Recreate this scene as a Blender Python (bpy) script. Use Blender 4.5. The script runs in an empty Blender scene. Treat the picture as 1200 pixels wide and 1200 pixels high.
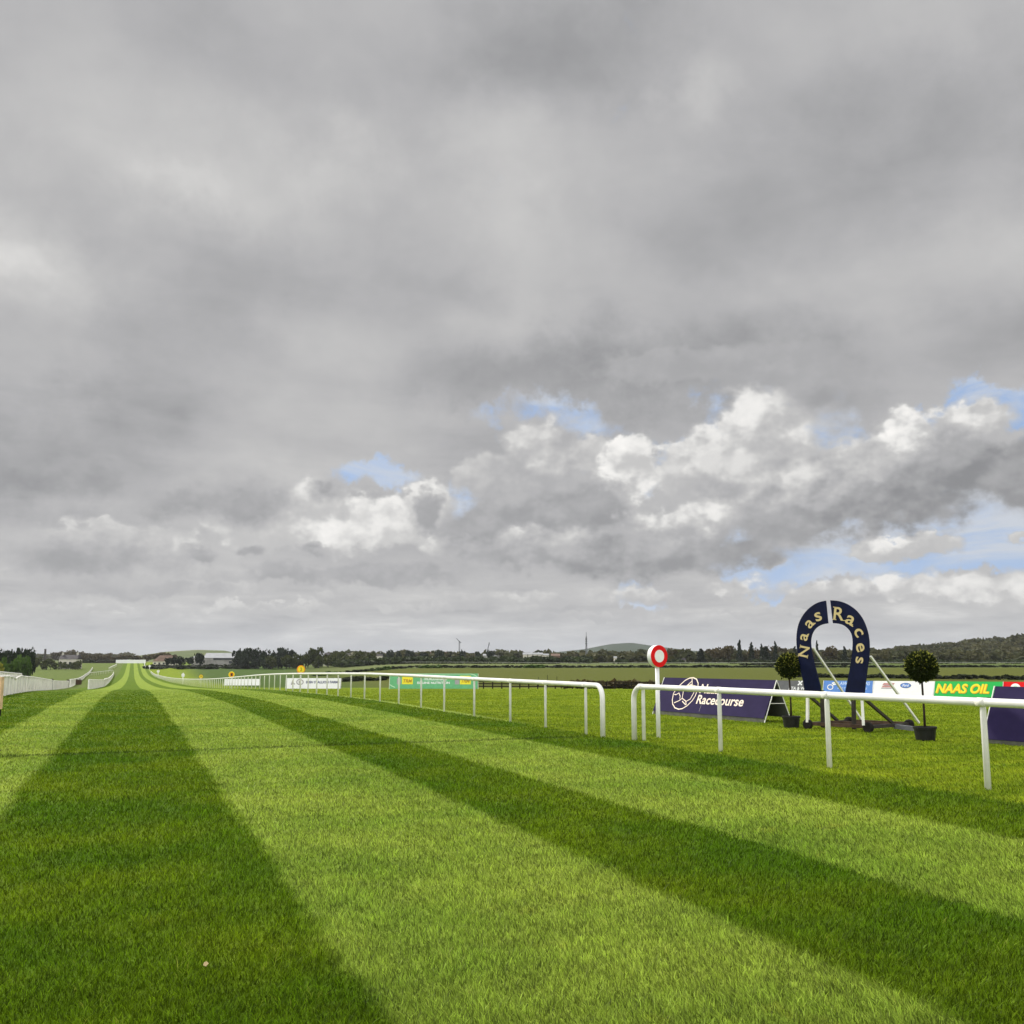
import bpy, math, random
import numpy as np
from mathutils import Vector, Matrix
R=math.radians
random.seed(7); rng=np.random.default_rng(11)
scene=bpy.context.scene
col=scene.collection

# ------------------------------------------------------------------ camera numbers
F=1200.0; HR=775.0; CH=1.62
PITCH=math.atan((HR-600)/F)
FH=F/math.cos(PITCH)                   # pixels per unit of lateral/depth on the horizon row
YAW=-math.atan((155-600)/FH)           # camera heading, turned right of the track (+Y)
CA,SA=math.cos(YAW),math.sin(YAW)
def ray(px,py):
    x=(px-600)/F; y=-(py-600)/F
    d=(x, math.cos(PITCH)-y*math.sin(PITCH), math.sin(PITCH)+y*math.cos(PITCH))
    return Vector((d[0]*CA+d[1]*SA, d[1]*CA-d[0]*SA, d[2]))
CAM=Vector((0,0,CH))
def W(lat,dep,z=None):
    x=lat*CA+dep*SA; y=dep*CA-lat*SA
    return Vector((x,y,H(x,y) if z is None else z))
def at(px,dep,z=None): return W((px-600)/FH*dep,dep,z)
def zrow(py,dep): return CH-(py-HR)/FH*dep

# ------------------------------------------------------------------ terrain
PL=[(-100,0),(44,0),(54,-.12),(63,-.21),(75,-.38),(87,-.60),(110,-1.15),(144,-1.86),(196,-2.68),(282,-3.75),(413,-4.75),(500,-5.1),(580,-4.9),(660,-3.7),(750,-2),(880,.2),(960,.5),(1200,1),(9000,1)]
PR=[(-100,0),(44,0),(65,-.2),(87,-.60),(110,-1.15),(144,-1.9),(200,-2.4),(300,-2.4),(400,-1.25),(520,0),(650,.3),(9000,.3)]
def sst(a,b,x):
    t=np.clip((x-a)/(b-a),0,1); return t*t*(3-2*t)
def prof(P,D):
    xs=[p[0] for p in P]; ys=[p[1] for p in P]
    s=0
    for k in (-.09,-.045,0,.045,.09): s=s+np.interp(D*(1+k),xs,ys)
    return s/5
def Hn(X,Y):
    X=np.asarray(X,float); Y=np.asarray(Y,float)
    D=Y+.45*np.maximum(0,X-12)
    phi=np.degrees(np.arctan2(X-9.6,np.maximum(Y,1e-3)))
    w=sst(6,14,phi)
    z=prof(PL,D)*(1-w)+prof(PR,D)*w
    r=np.hypot(X,Y); az=np.degrees(np.arctan2(X*CA-Y*SA,X*SA+Y*CA))
    z=z*sst(0,30,Y)
    hill=np.interp(az,[-180,14,17,20,23,26.5,32,45,60,80,180],[0,0,3,9,16,27,42,50,45,0,0])
    z=z+hill*sst(900,1500,r)
    h2=np.interp(az,[-26,-21,-19.6,-18.7,-17,-15.5,-14.5,-13],[0,0,11,18,22,20,9,0])
    z=z+h2*sst(1500,2300,r)*(1-sst(2600,3200,r))
    h3=np.interp(az,[-2,1,4,5.5,6.6,8,10,14,20],[0,20,44,66,72,58,42,32,0])
    z=z+h3*sst(3300,4300,r)
    h4=np.interp(az,[-60,-40,-26,-23,-19,-10,-2,5,12],[0,12,5,9,2,6,9,7,0])
    z=z+h4*sst(1500,2400,r)
    return z
def H(x,y): return float(Hn(x,y))
def G(px,py):
    """where the line of sight through a pixel meets the terrain"""
    d=ray(px,py); t=1.0; prev=t
    while t<4000:
        p=CAM+d*t
        if p.z<H(p.x,p.y): break
        prev=t; t*=1.02
    a,b=prev,t
    for _ in range(30):
        m=(a+b)/2; p=CAM+d*m
        if p.z<H(p.x,p.y): b=m
        else: a=m
    p=CAM+d*a; return Vector((p.x,p.y,H(p.x,p.y)))
def solveX(px,X):
    d=ray(px,HR); t=X/d.x; y=d.y*t
    return Vector((X,y,H(X,y)))

# ------------------------------------------------------------------ node helper
class S:
    def __init__(s,nt,sock): s.nt=nt; s.s=sock
    def _m(s,op,*o,clamp=False):
        n=s.nt.nodes.new('ShaderNodeMath'); n.operation=op; n.use_clamp=clamp
        for i,v in enumerate((s,)+o):
            if isinstance(v,S): s.nt.links.new(v.s,n.inputs[i])
            else: n.inputs[i].default_value=v
        return S(s.nt,n.outputs[0])
    def __add__(s,o): return s._m('ADD',o)
    __radd__=__add__
    def __sub__(s,o): return s._m('SUBTRACT',o)
    def __rsub__(s,o): return (s*-1.0)+o
    def __mul__(s,o): return s._m('MULTIPLY',o)
    __rmul__=__mul__
    def __truediv__(s,o): return s._m('DIVIDE',o)
    def clamp(s): return s._m('ADD',0.0,clamp=True)
    def ss(s,a,b):
        n=s.nt.nodes.new('ShaderNodeMapRange'); n.interpolation_type='SMOOTHSTEP'
        s.nt.links.new(s.s,n.inputs[0])
        for i,v in ((1,a),(2,b)):
            if isinstance(v,S): s.nt.links.new(v.s,n.inputs[i])
            else: n.inputs[i].default_value=v
        return S(s.nt,n.outputs[0])
def new(nt,t,**k):
    n=nt.nodes.new(t)
    for a,v in k.items(): setattr(n,a,v)
    return n
def xyz(nt,a,b,c):
    n=nt.nodes.new('ShaderNodeCombineXYZ')
    for i,v in enumerate((a,b,c)):
        if isinstance(v,S): nt.links.new(v.s,n.inputs[i])
        else: n.inputs[i].default_value=v
    return S(nt,n.outputs[0])
def noise(nt,vec,scale,detail=3,rough=.5,dist=0,lac=2.0,ridged=False):
    n=nt.nodes.new('ShaderNodeTexNoise')
    nt.links.new(vec.s,n.inputs['Vector'])
    n.inputs['Scale'].default_value=scale; n.inputs['Detail'].default_value=detail
    n.inputs['Roughness'].default_value=rough; n.inputs['Distortion'].default_value=dist
    n.inputs['Lacunarity'].default_value=lac
    return S(nt,n.outputs[0])
def mixc(nt,f,a,b):
    n=nt.nodes.new('ShaderNodeMix'); n.data_type='RGBA'
    def put(i,v):
        if isinstance(v,S): nt.links.new(v.s,n.inputs[i])
        elif i==0: n.inputs[i].default_value=v
        else: n.inputs[i].default_value=(*v,1)
    put(0,f); put(6,a); put(7,b)
    return S(nt,n.outputs[2])
def ramp(nt,f,stops):
    n=nt.nodes.new('ShaderNodeValToRGB'); nt.links.new(f.s,n.inputs[0])
    e=n.color_ramp.elements
    while len(e)<len(stops): e.new(.5)
    for i,(p,c) in enumerate(stops): e[i].position=p; e[i].color=(*c,1)
    return S(nt,n.outputs[0])

# ------------------------------------------------------------------ materials
def mat(name,c,rough=.6,spec=.3,var=.12,vs=6.0,metal=0.0,bump=0.0):
    m=bpy.data.materials.new(name); m.use_nodes=True; nt=m.node_tree
    b=nt.nodes['Principled BSDF']; b.inputs['Roughness'].default_value=rough
    b.inputs['Specular IOR Level'].default_value=spec; b.inputs['Metallic'].default_value=metal
    tc=new(nt,'ShaderNodeTexCoord'); v=S(nt,tc.outputs['Object'])
    n=noise(nt,v,vs,4,.6)
    lo=tuple(x*(1-var) for x in c); hi=tuple(min(1,x*(1+var)) for x in c)
    cc=mixc(nt,n.ss(.3,.7),lo,hi)
    nt.links.new(cc.s,b.inputs['Base Color'])
    if bump:
        bp=new(nt,'ShaderNodeBump'); bp.inputs['Strength'].default_value=bump
        nt.links.new(noise(nt,v,vs*4,3).s,bp.inputs['Height']); nt.links.new(bp.outputs[0],b.inputs['Normal'])
    return m
M={}
M['white']=mat('white_rail_plastic',(.80,.79,.75),.35,.4,.07,3)
M['white_old']=mat('weathered_white_rail',(.84,.82,.76),.5,.3,.10,2)
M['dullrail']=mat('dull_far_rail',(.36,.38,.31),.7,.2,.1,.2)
M['infill']=mat('white_fence_infill',(.76,.74,.69),.7,.2,.15,1.5)
M['navy']=mat('navy_painted_board',(.003,.006,.034),.6,.15,.25,5)
M['boardnavy']=mat('purple_navy_banner',(.026,.019,.062),.8,.08,.10,2.5,bump=.05)
M['cream']=mat('cream_lettering',(.66,.53,.27),.6,.2,.04)
M['pink']=mat('pale_peach_lettering',(.85,.72,.60),.6,.2,.04)
M['dark']=mat('dark_steel',(.035,.028,.024),.55,.3,.4,8)
M['rust']=mat('rusty_brown_steel',(.075,.045,.032),.7,.2,.35,8)
M['grey']=mat('grey_skirt_board',(.16,.16,.14),.7,.2,.2)
M['pot']=mat('black_plastic_pot',(.012,.012,.013),.5,.3,.3,12)
M['rubber']=mat('black_rubber',(.015,.013,.012),.8,.2,.2)
M['stem']=mat('dark_bark',(.035,.024,.018),.9,.1,.3,20)
M['red']=mat('red_paint',(.70,.006,.008),.6,.15,.04)
M['purewhite']=mat('clean_white_paint',(.84,.84,.84),.4,.4,.03)
M['blue']=mat('mid_blue_banner',(.10,.24,.62),.5,.3,.05)
M['paleblue']=mat('pale_blue_print',(.55,.68,.9),.5,.3,.05)
M['green']=mat('bright_green_banner',(.012,.42,.07),.5,.3,.05)
M['softgreen']=mat('soft_green_banner',(.13,.42,.19),.5,.3,.08)
M['palegreen']=mat('pale_green_print',(.5,.72,.5),.5,.3,.05)
M['yellow']=mat('yellow_print',(.85,.72,.03),.5,.3,.03)
M['ochre']=mat('ochre_print',(.45,.26,.02),.5,.3,.05)
M['orange']=mat('orange_print',(.85,.33,.01),.5,.3,.03)
M['navyprint']=mat('slate_blue_print',(.06,.07,.16),.5,.3,.05)
M['greyprint']=mat('grey_print',(.35,.33,.34),.5,.3,.05)
M['redgrey']=mat('faded_red_print',(.50,.25,.24),.5,.3,.05)
M['greyboard']=mat('charcoal_banner',(.13,.13,.135),.6,.3,.1)
M['timber']=mat('pale_timber',(.72,.50,.30),.7,.2,.2,9)
M['wall_cream']=mat('cream_render_wall',(.55,.52,.45),.8,.2,.1,.6)
M['wall_grey']=mat('grey_render_wall',(.30,.29,.27),.8,.2,.15,.4)
M['wall_brown']=mat('brown_brick_wall',(.20,.13,.10),.85,.2,.2,.6)
M['roof_brown']=mat('brown_tile_roof',(.17,.115,.085),.85,.2,.2,.5)
M['roof_dark']=mat('dark_slate_roof',(.035,.03,.035),.7,.2,.2,.5)
M['roof_pale']=mat('pale_sheet_roof',(.30,.31,.32),.6,.3,.1,.3)
M['glass']=mat('dark_window',(.03,.035,.04),.2,.6,.1)
M['galv']=mat('grey_lattice_steel',(.16,.165,.18),.6,.3,.1)
M['asphalt']=mat('grey_asphalt',(.10,.105,.11),.85,.2,.15,.3)
M['leafy']=None
M['brownhurdle']=mat('brown_birch_hurdle',(.09,.055,.035),.9,.1,.4,4)
M['fencewood']=mat('dark_timber_fence',(.022,.018,.013),.9,.1,.3,4)
M['leaftan']=mat('dry_leaf',(.42,.32,.16),.8,.2,.2,30)

def foliage(name,c1,c2,scale=.25,objrand=True,transl=.25):
    m=bpy.data.materials.new(name); m.use_nodes=True; nt=m.node_tree
    b=nt.nodes['Principled BSDF']; b.inputs['Roughness'].default_value=.65; b.inputs['Specular IOR Level'].default_value=.15
    g=new(nt,'ShaderNodeNewGeometry'); p=S(nt,g.outputs['Position'])
    n=noise(nt,p,scale,3,.6)
    f=n.ss(.35,.65)
    rp=S(nt,g.outputs['Random Per Island'])
    f=(f*.6+rp*.4)
    if objrand:
        oi=new(nt,'ShaderNodeObjectInfo'); f=(f*.65+S(nt,oi.outputs['Random'])*.35)
    c=mixc(nt,f,c1,c2)
    nt.links.new(c.s,b.inputs['Base Color'])
    tr=new(nt,'ShaderNodeBsdfTranslucent'); nt.links.new(c.s,tr.inputs[0])
    mx=new(nt,'ShaderNodeMixShader'); mx.inputs[0].default_value=transl
    out=nt.nodes['Material Output']
    nt.links.new(b.outputs[0],mx.inputs[1]); nt.links.new(tr.outputs[0],mx.inputs[2]); nt.links.new(mx.outputs[0],out.inputs[0])
    return m
M['ever']=foliage('dark_evergreen_foliage',(.010,.018,.008),(.022,.036,.014),.2)
M['olive']=foliage('olive_spring_foliage',(.026,.040,.008),(.075,.085,.018),.15)
M['brownf']=foliage('brown_budding_foliage',(.050,.044,.018),(.110,.082,.032),.15)
M['fresh']=foliage('fresh_green_foliage',(.035,.075,.012),(.085,.15,.022),.15)
M['gorse']=foliage('yellow_green_foliage',(.13,.16,.012),(.32,.30,.03),.3)
M['wood']=foliage('mixed_hill_woodland',(.032,.042,.012),(.088,.082,.028),.02,False)
M['hedge']=foliage('dark_hedge_foliage',(.010,.016,.006),(.030,.040,.012),.3,False)
M['bushes']=foliage('low_scrub_foliage',(.018,.03,.010),(.05,.07,.02),.08,False)
M['topiary']=foliage('glossy_bay_leaves',(.010,.018,.004),(.040,.055,.010),9,False,.15)
M['topiarylit']=foliage('yellow_green_lit_leaves',(.22,.25,.03),(.50,.48,.10),9,False,.3)  # highlight colour for the sunlit tops of the clipped balls

EDGES=[(-2.68,-1.25),(1.15,3.6),(5.3,7.75)]
def grass_color(nt,blade=False):
    g=new(nt,'ShaderNodeNewGeometry'); P=S(nt,g.outputs['Position'])
    sp=new(nt,'ShaderNodeSeparateXYZ'); nt.links.new(P.s,sp.inputs[0])
    X=S(nt,sp.outputs[0]); Y=S(nt,sp.outputs[1])
    Pf=xyz(nt,X,Y,0.0)
    nb=noise(nt,Pf,.45,3,.55)           # metres-wide patches
    nm=noise(nt,Pf,3.0,3,.6)
    nf=noise(nt,Pf,22.0,3,.7)
    ns=noise(nt,xyz(nt,X*.35,Y*1.6,0.0),1.3,3,.6)     # growth streaks across the track
    Xw=X+(nm-.5)*.28+(nb-.5)*.35+(nf-.5)*.06
    e=.09
    L=None
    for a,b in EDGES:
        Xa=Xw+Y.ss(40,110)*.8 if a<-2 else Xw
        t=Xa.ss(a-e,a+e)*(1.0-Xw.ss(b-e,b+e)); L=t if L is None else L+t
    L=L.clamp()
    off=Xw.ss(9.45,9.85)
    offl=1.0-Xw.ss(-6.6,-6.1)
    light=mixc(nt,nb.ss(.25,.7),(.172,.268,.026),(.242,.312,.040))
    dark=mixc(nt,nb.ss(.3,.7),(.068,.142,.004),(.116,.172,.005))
    c=mixc(nt,L,dark,light)  # mowing stripes: light caught by leaning blades, put into the turf colour
    # strip beyond the rail: fresher, yellower sward with faint cross bands
    f1=mixc(nt,(ns*.6+nb*.4).ss(.35,.65),(.130,.205,.006),(.220,.275,.012))
    c=mixc(nt,off,c,f1)
    f2=mixc(nt,nb.ss(.3,.7),(.085,.13,.02),(.13,.17,.035))
    c=mixc(nt,offl,c,f2)
    # fields further out
    dc=X*SA+Y*CA+(noise(nt,Pf,.02,2)-.5)*16.0
    azr=(X-9.6)/(Y._m('MAXIMUM',1.0))
    right=azr.ss(.02,.05)
    c=mixc(nt,dc.ss(118,150)*right,c,mixc(nt,azr.ss(.10,.2),(.060,.105,.018),(.098,.112,.020)))
    band=noise(nt,xyz(nt,X*.004,dc*.03,0.0),1,2)
    c=mixc(nt,dc.ss(385,400)*azr.ss(.12,.2),c,mixc(nt,band.ss(.35,.65),(.085,.12,.03),(.14,.165,.06)))
    c=mixc(nt,dc.ss(930,1100),c,mixc(nt,noise(nt,Pf,.006,2).ss(.4,.6),(.085,.115,.035),(.13,.15,.055)))
    c=mixc(nt,dc.ss(2600,3400),c,(.035,.055,.030))
    # dark cut of the winning line across the course and a pale paint line past the rail
    lx=noise(nt,xyz(nt,X,0.0,0.0),.5,2)
    ly=Y-LINE_Y-(lx-.5)*.25
    yl=ly+(X-1.0)*LINE_K
    line=(1.0-(yl._m('ABSOLUTE')).ss(.07,.24))*(1.0-off)*nf.ss(.1,.45)
    c=mixc(nt,line*.7,c,(.022,.045,.004))
    rline=(1.0-((X-9.75)._m('ABSOLUTE')).ss(.07,.22))*Y.ss(24,32)
    c=mixc(nt,rline*.8,c,(.33,.42,.10))
    # fine variation
    v=(nf*.55+nm*.3+ns*.35)
    k=v.ss(.25,.85)*.55+.54+nb.ss(.3,.75)*.14
    hs=new(nt,'ShaderNodeVectorMath',operation='SCALE'); nt.links.new(c.s,hs.inputs[0]); nt.links.new(k.s,hs.inputs['Scale'])
    c=S(nt,hs.outputs[0])
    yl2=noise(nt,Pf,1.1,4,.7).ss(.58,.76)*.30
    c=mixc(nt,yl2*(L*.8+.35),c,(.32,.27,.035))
    tuf=noise(nt,Pf,2.1,4,.65).ss(.60,.74)*.22
    c=mixc(nt,tuf,c,(.040,.085,.006))
    return c,P,nf,X,Y
_a=G(100,883.5); _b=G(540,868.5)
LINE_K=-(_b.y-_a.y)/(_b.x-_a.x)
LINE_Y=_a.y+(1.0-_a.x)*-LINE_K
def ground_material():
    m=bpy.data.materials.new('mown_turf_ground'); m.use_nodes=True; nt=m.node_tree
    b=nt.nodes['Principled BSDF']; b.inputs['Roughness'].default_value=.9; b.inputs['Specular IOR Level'].default_value=.05
    c,P,nf,X,Y=grass_color(nt)
    nt.links.new(c.s,b.inputs['Base Color'])
    h=noise(nt,P,14,3,.7)+noise(nt,P,1.8,3,.6)*3.0
    bp=new(nt,'ShaderNodeBump'); bp.inputs['Strength'].default_value=.8; bp.inputs['Distance'].default_value=.06
    nt.links.new(h.s,bp.inputs['Height']); nt.links.new(bp.outputs[0],b.inputs['Normal'])
    return m
def blade_material():
    m=bpy.data.materials.new('grass_blades'); m.use_nodes=True; nt=m.node_tree
    b=nt.nodes['Principled BSDF']; b.inputs['Roughness'].default_value=.55; b.inputs['Specular IOR Level'].default_value=.10
    c,P,nf,X,Y=grass_color(nt,True)
    at_=new(nt,'ShaderNodeAttribute',attribute_name='rnd'); r=S(nt,at_.outputs['Fac'])
    hs=new(nt,'ShaderNodeVectorMath',operation='SCALE'); nt.links.new(c.s,hs.inputs[0]); nt.links.new(((r*r*2.3)+.38).s,hs.inputs['Scale'])
    c=S(nt,hs.outputs[0])
    c=mixc(nt,r.ss(.93,.99)*.5,c,(.33,.28,.07))
    nt.links.new(c.s,b.inputs['Base Color'])
    tr=new(nt,'ShaderNodeBsdfTranslucent'); nt.links.new(c.s,tr.inputs[0])
    mx=new(nt,'ShaderNodeMixShader'); mx.inputs[0].default_value=.38
    nt.links.new(b.outputs[0],mx.inputs[1]); nt.links.new(tr.outputs[0],mx.inputs[2]); nt.links.new(mx.outputs[0],nt.nodes['Material Output'].inputs[0])
    return m

# ------------------------------------------------------------------ mesh builder
class MB:
    def __init__(s): s.v=[]; s.f=[]; s.sm=[]
    def add(s,vs,fs,smooth=False):
        o=len(s.v); s.v+= [tuple(v) for v in vs]; s.f+=[tuple(i+o for i in f) for f in fs]; s.sm+=[smooth]*len(fs); return s
    def box(s,c,size,rz=0,rot=None):
        x,y,z=[k/2 for k in size]
        m=rot if rot is not None else Matrix.Rotation(rz,3,'Z')
        vs=[Vector(c)+m@Vector((a*x,b*y,d*z)) for d in(-1,1) for b in(-1,1) for a in(-1,1)]
        return s.add(vs,[(0,2,3,1),(4,5,7,6),(0,1,5,4),(2,6,7,3),(0,4,6,2),(1,3,7,5)])
    def beam(s,a,b,w,t=None):
        a=Vector(a);b=Vector(b); d=(b-a); L=d.length; q=d.to_track_quat('Z','Y').to_matrix()
        return s.box((a+b)/2,(w,t or w,L),rot=q)
    def tube(s,pts,rad,n=10,cap=True,smooth=True):
        pts=[Vector(p) for p in pts]; rings=[]
        rads=rad if isinstance(rad,(list,tuple)) else [rad]*len(pts)
        up=Vector((0,0,1)); d0=(pts[1]-pts[0]).normalized()
        if abs(d0.z)>.9: up=Vector((0,1,0))
        vs=[]
        for i,p in enumerate(pts):
            d=(pts[min(i+1,len(pts)-1)]-pts[max(i-1,0)]).normalized()
            x=d.cross(up)
            if x.length<1e-3: x=d.cross(Vector((1,0,0)))
            x.normalize(); y=x.cross(d).normalized(); up=y
            for k in range(n):
                a=2*math.pi*k/n; vs.append(p+(x*math.cos(a)+y*math.sin(a))*rads[i])
        fs=[(i*n+k,i*n+(k+1)%n,(i+1)*n+(k+1)%n,(i+1)*n+k) for i in range(len(pts)-1) for k in range(n)]
        s.add(vs,fs,smooth)
        if cap:
            o=len(s.v)-len(vs); s.f.append(tuple(o+k for k in range(n))[::-1]); s.f.append(tuple(o+(len(pts)-1)*n+k for k in range(n))); s.sm+=[False,False]
        return s
    def lathe(s,prof,c=(0,0,0),n=20,M_=None):
        vs=[]; c=Vector(c)
        for r,z in prof:
            for k in range(n):
                a=2*math.pi*k/n; v=Vector((r*math.cos(a),r*math.sin(a),z))
                if M_ is not None: v=M_@v
                vs.append(c+v)
        m=len(prof)
        fs=[(i*n+k,i*n+(k+1)%n,(i+1)*n+(k+1)%n,(i+1)*n+k) for i in range(m-1) for k in range(n)]
        fs.append(tuple(range(n))[::-1]); fs.append(tuple((m-1)*n+k for k in range(n)))
        return s.add(vs,fs,False)
    def prism(s,poly,nrm,t):
        """3-D polygon loop given thickness t along nrm (from the loop backwards)"""
        n=len(poly); nrm=Vector(nrm).normalized()
        a=[Vector(p) for p in poly]; b=[p-nrm*t for p in a]
        fs=[tuple(range(n)),tuple(range(n,2*n))[::-1]]+[(i,i+n,(i+1)%n+n,(i+1)%n) for i in range(n)]
        return s.add(a+b,fs)
    def build(s,name,m,parent=None,loc=None):
        me=bpy.data.meshes.new(name); 
        off=Vector(loc) if loc is not None else Vector((0,0,0))
        me.from_pydata([tuple(Vector(v)-off) for v in s.v],[],s.f); me.update()
        me.polygons.foreach_set('use_smooth',s.sm)
        me.materials.append(m)
        o=bpy.data.objects.new(name,me); col.objects.link(o)
        if loc is not None: o.location=off
        if parent is not None:
            o.parent=parent
            if loc is None: o.location=-Vector(parent['_o']) if '_o' in parent else (0,0,0)
        return o
def tag(o,label=None,cat=None,group=None,kind=None):
    if label: o['label']=label
    if cat: o['category']=cat
    if group: o['group']=group
    if kind: o['kind']=kind
    return o
ROOTS=[]
def thing(name,label,cat,loc,group=None):
    o=bpy.data.objects.new(name,None); col.objects.link(o); o.location=loc; o.empty_display_size=.2
    o['_o']=list(loc); ROOTS.append(o)
    return tag(o,label,cat,group)
def part(mb,name,m,root): return mb.build(name,m,root)      # mesh verts are in world coordinates
def single(mb,name,m,loc,label,cat,group=None): return tag(mb.build(name,m,None,loc),label,cat,group)

def text2d(s,bold=0.0,shear=0.0,spacing=1.0):
    cu=bpy.data.curves.new('t','FONT'); cu.body=s; cu.size=1; cu.offset=bold; cu.shear=shear; cu.space_character=spacing
    cu.resolution_u=4
    o=bpy.data.objects.new('t',cu); col.objects.link(o)
    dg=bpy.context.evaluated_depsgraph_get(); dg.update()
    me=bpy.data.meshes.new_from_object(o.evaluated_get(dg))
    v=[(p.co.x,p.co.y) for p in me.vertices]; f=[tuple(p.vertices) for p in me.polygons]
    bpy.data.objects.remove(o); bpy.data.meshes.remove(me); bpy.data.curves.remove(cu)
    return v,f
def fit(v,x0,y0,x1,y1):
    xs=[p[0] for p in v]; ys=[p[1] for p in v]
    sx=(x1-x0)/(max(xs)-min(xs)); sy=(y1-y0)/(max(ys)-min(ys))
    return [(x0+(p[0]-min(xs))*sx,y0+(p[1]-min(ys))*sy) for p in v]
class Plane:
    def __init__(s,o,u,v):
        s.o=Vector(o); s.u=Vector(u).normalized(); v=Vector(v); s.v=(v-s.u*v.dot(s.u)).normalized(); s.n=s.u.cross(s.v)
        if s.n.dot(CAM-s.o)<0: s.n=-s.n
    def p(s,a,b,off=0): return s.o+s.u*a+s.v*b+s.n*off
    def hit(s,px,py,off=0):
        d=ray(px,py); t=(s.o-CAM).dot(s.n)/d.dot(s.n); return CAM+d*t+s.n*off
    def uv(s,px,py):
        q=s.hit(px,py)-s.o; return q.dot(s.u),q.dot(s.v)
    def text(s,mb,string,x0,y0,x1,y1,off=.006,**k):
        v,f=text2d(string,**k); v=fit(v,x0,y0,x1,y1)
        mb.add([s.p(a,b,off) for a,b in v],f)
        return mb
    def rect(s,mb,x0,y0,x1,y1,off=.004,sh=0):
        return mb.prism([s.p(x0,y0,off),s.p(x1,y0,off),s.p(x1+sh,y1,off),s.p(x0+sh,y1,off)],s.n,.003)
    def stroke(s,mb,pts,w,off=.006,closed=False):
        pts=[Vector((a,b)) for a,b in pts]; n=len(pts); L=[];Rr=[]
        for i in range(n):
            a=pts[i-1] if (i>0 or closed) else pts[i]; b=pts[(i+1)%n] if (i<n-1 or closed) else pts[i]
            d=(b-a).normalized(); q=Vector((-d.y,d.x))*w/2; L.append(pts[i]+q); Rr.append(pts[i]-q)
        vs=[s.p(p.x,p.y,off) for p in L]+[s.p(p.x,p.y,off) for p in Rr]
        m=n if closed else n-1
        return mb.add(vs,[(i,(i+1)%n,(i+1)%n+n,i+n) for i in range(m)])

# ------------------------------------------------------------------ ground sheet
def build_ground():
    nr=230; na=420
    rs=np.concatenate([[0.0],np.geomspace(1.2,7500,nr)])
    a0=math.degrees(YAW)
    az=np.concatenate([np.linspace(-34,34,300),np.linspace(34,326,na-300+1)[1:-1]])
    th=np.radians(az+a0)
    Rr,T=np.meshgrid(rs,th,indexing='ij')
    X=Rr*np.sin(T); Y=Rr*np.cos(T); Z=Hn(X,Y)
    n2=len(th)
    V=np.stack([X,Y,Z],-1).reshape(-1,3)
    i=np.arange(len(rs)-1)[:,None]; j=np.arange(n2)[None,:]; j2=(j+1)%n2
    q=np.stack([i*n2+j+0*i,i*n2+j2,(i+1)*n2+j2,(i+1)*n2+j],-1).reshape(-1,4)[:, ::-1]
    me=bpy.data.meshes.new('ground'); me.from_pydata(V.tolist(),[],q.tolist()); me.update()
    me.polygons.foreach_set('use_smooth',[True]*len(me.polygons))
    me.materials.append(ground_material())
    o=bpy.data.objects.new('ground',me); col.objects.link(o)
    tag(o,kind='structure'); return o
build_ground()

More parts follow.
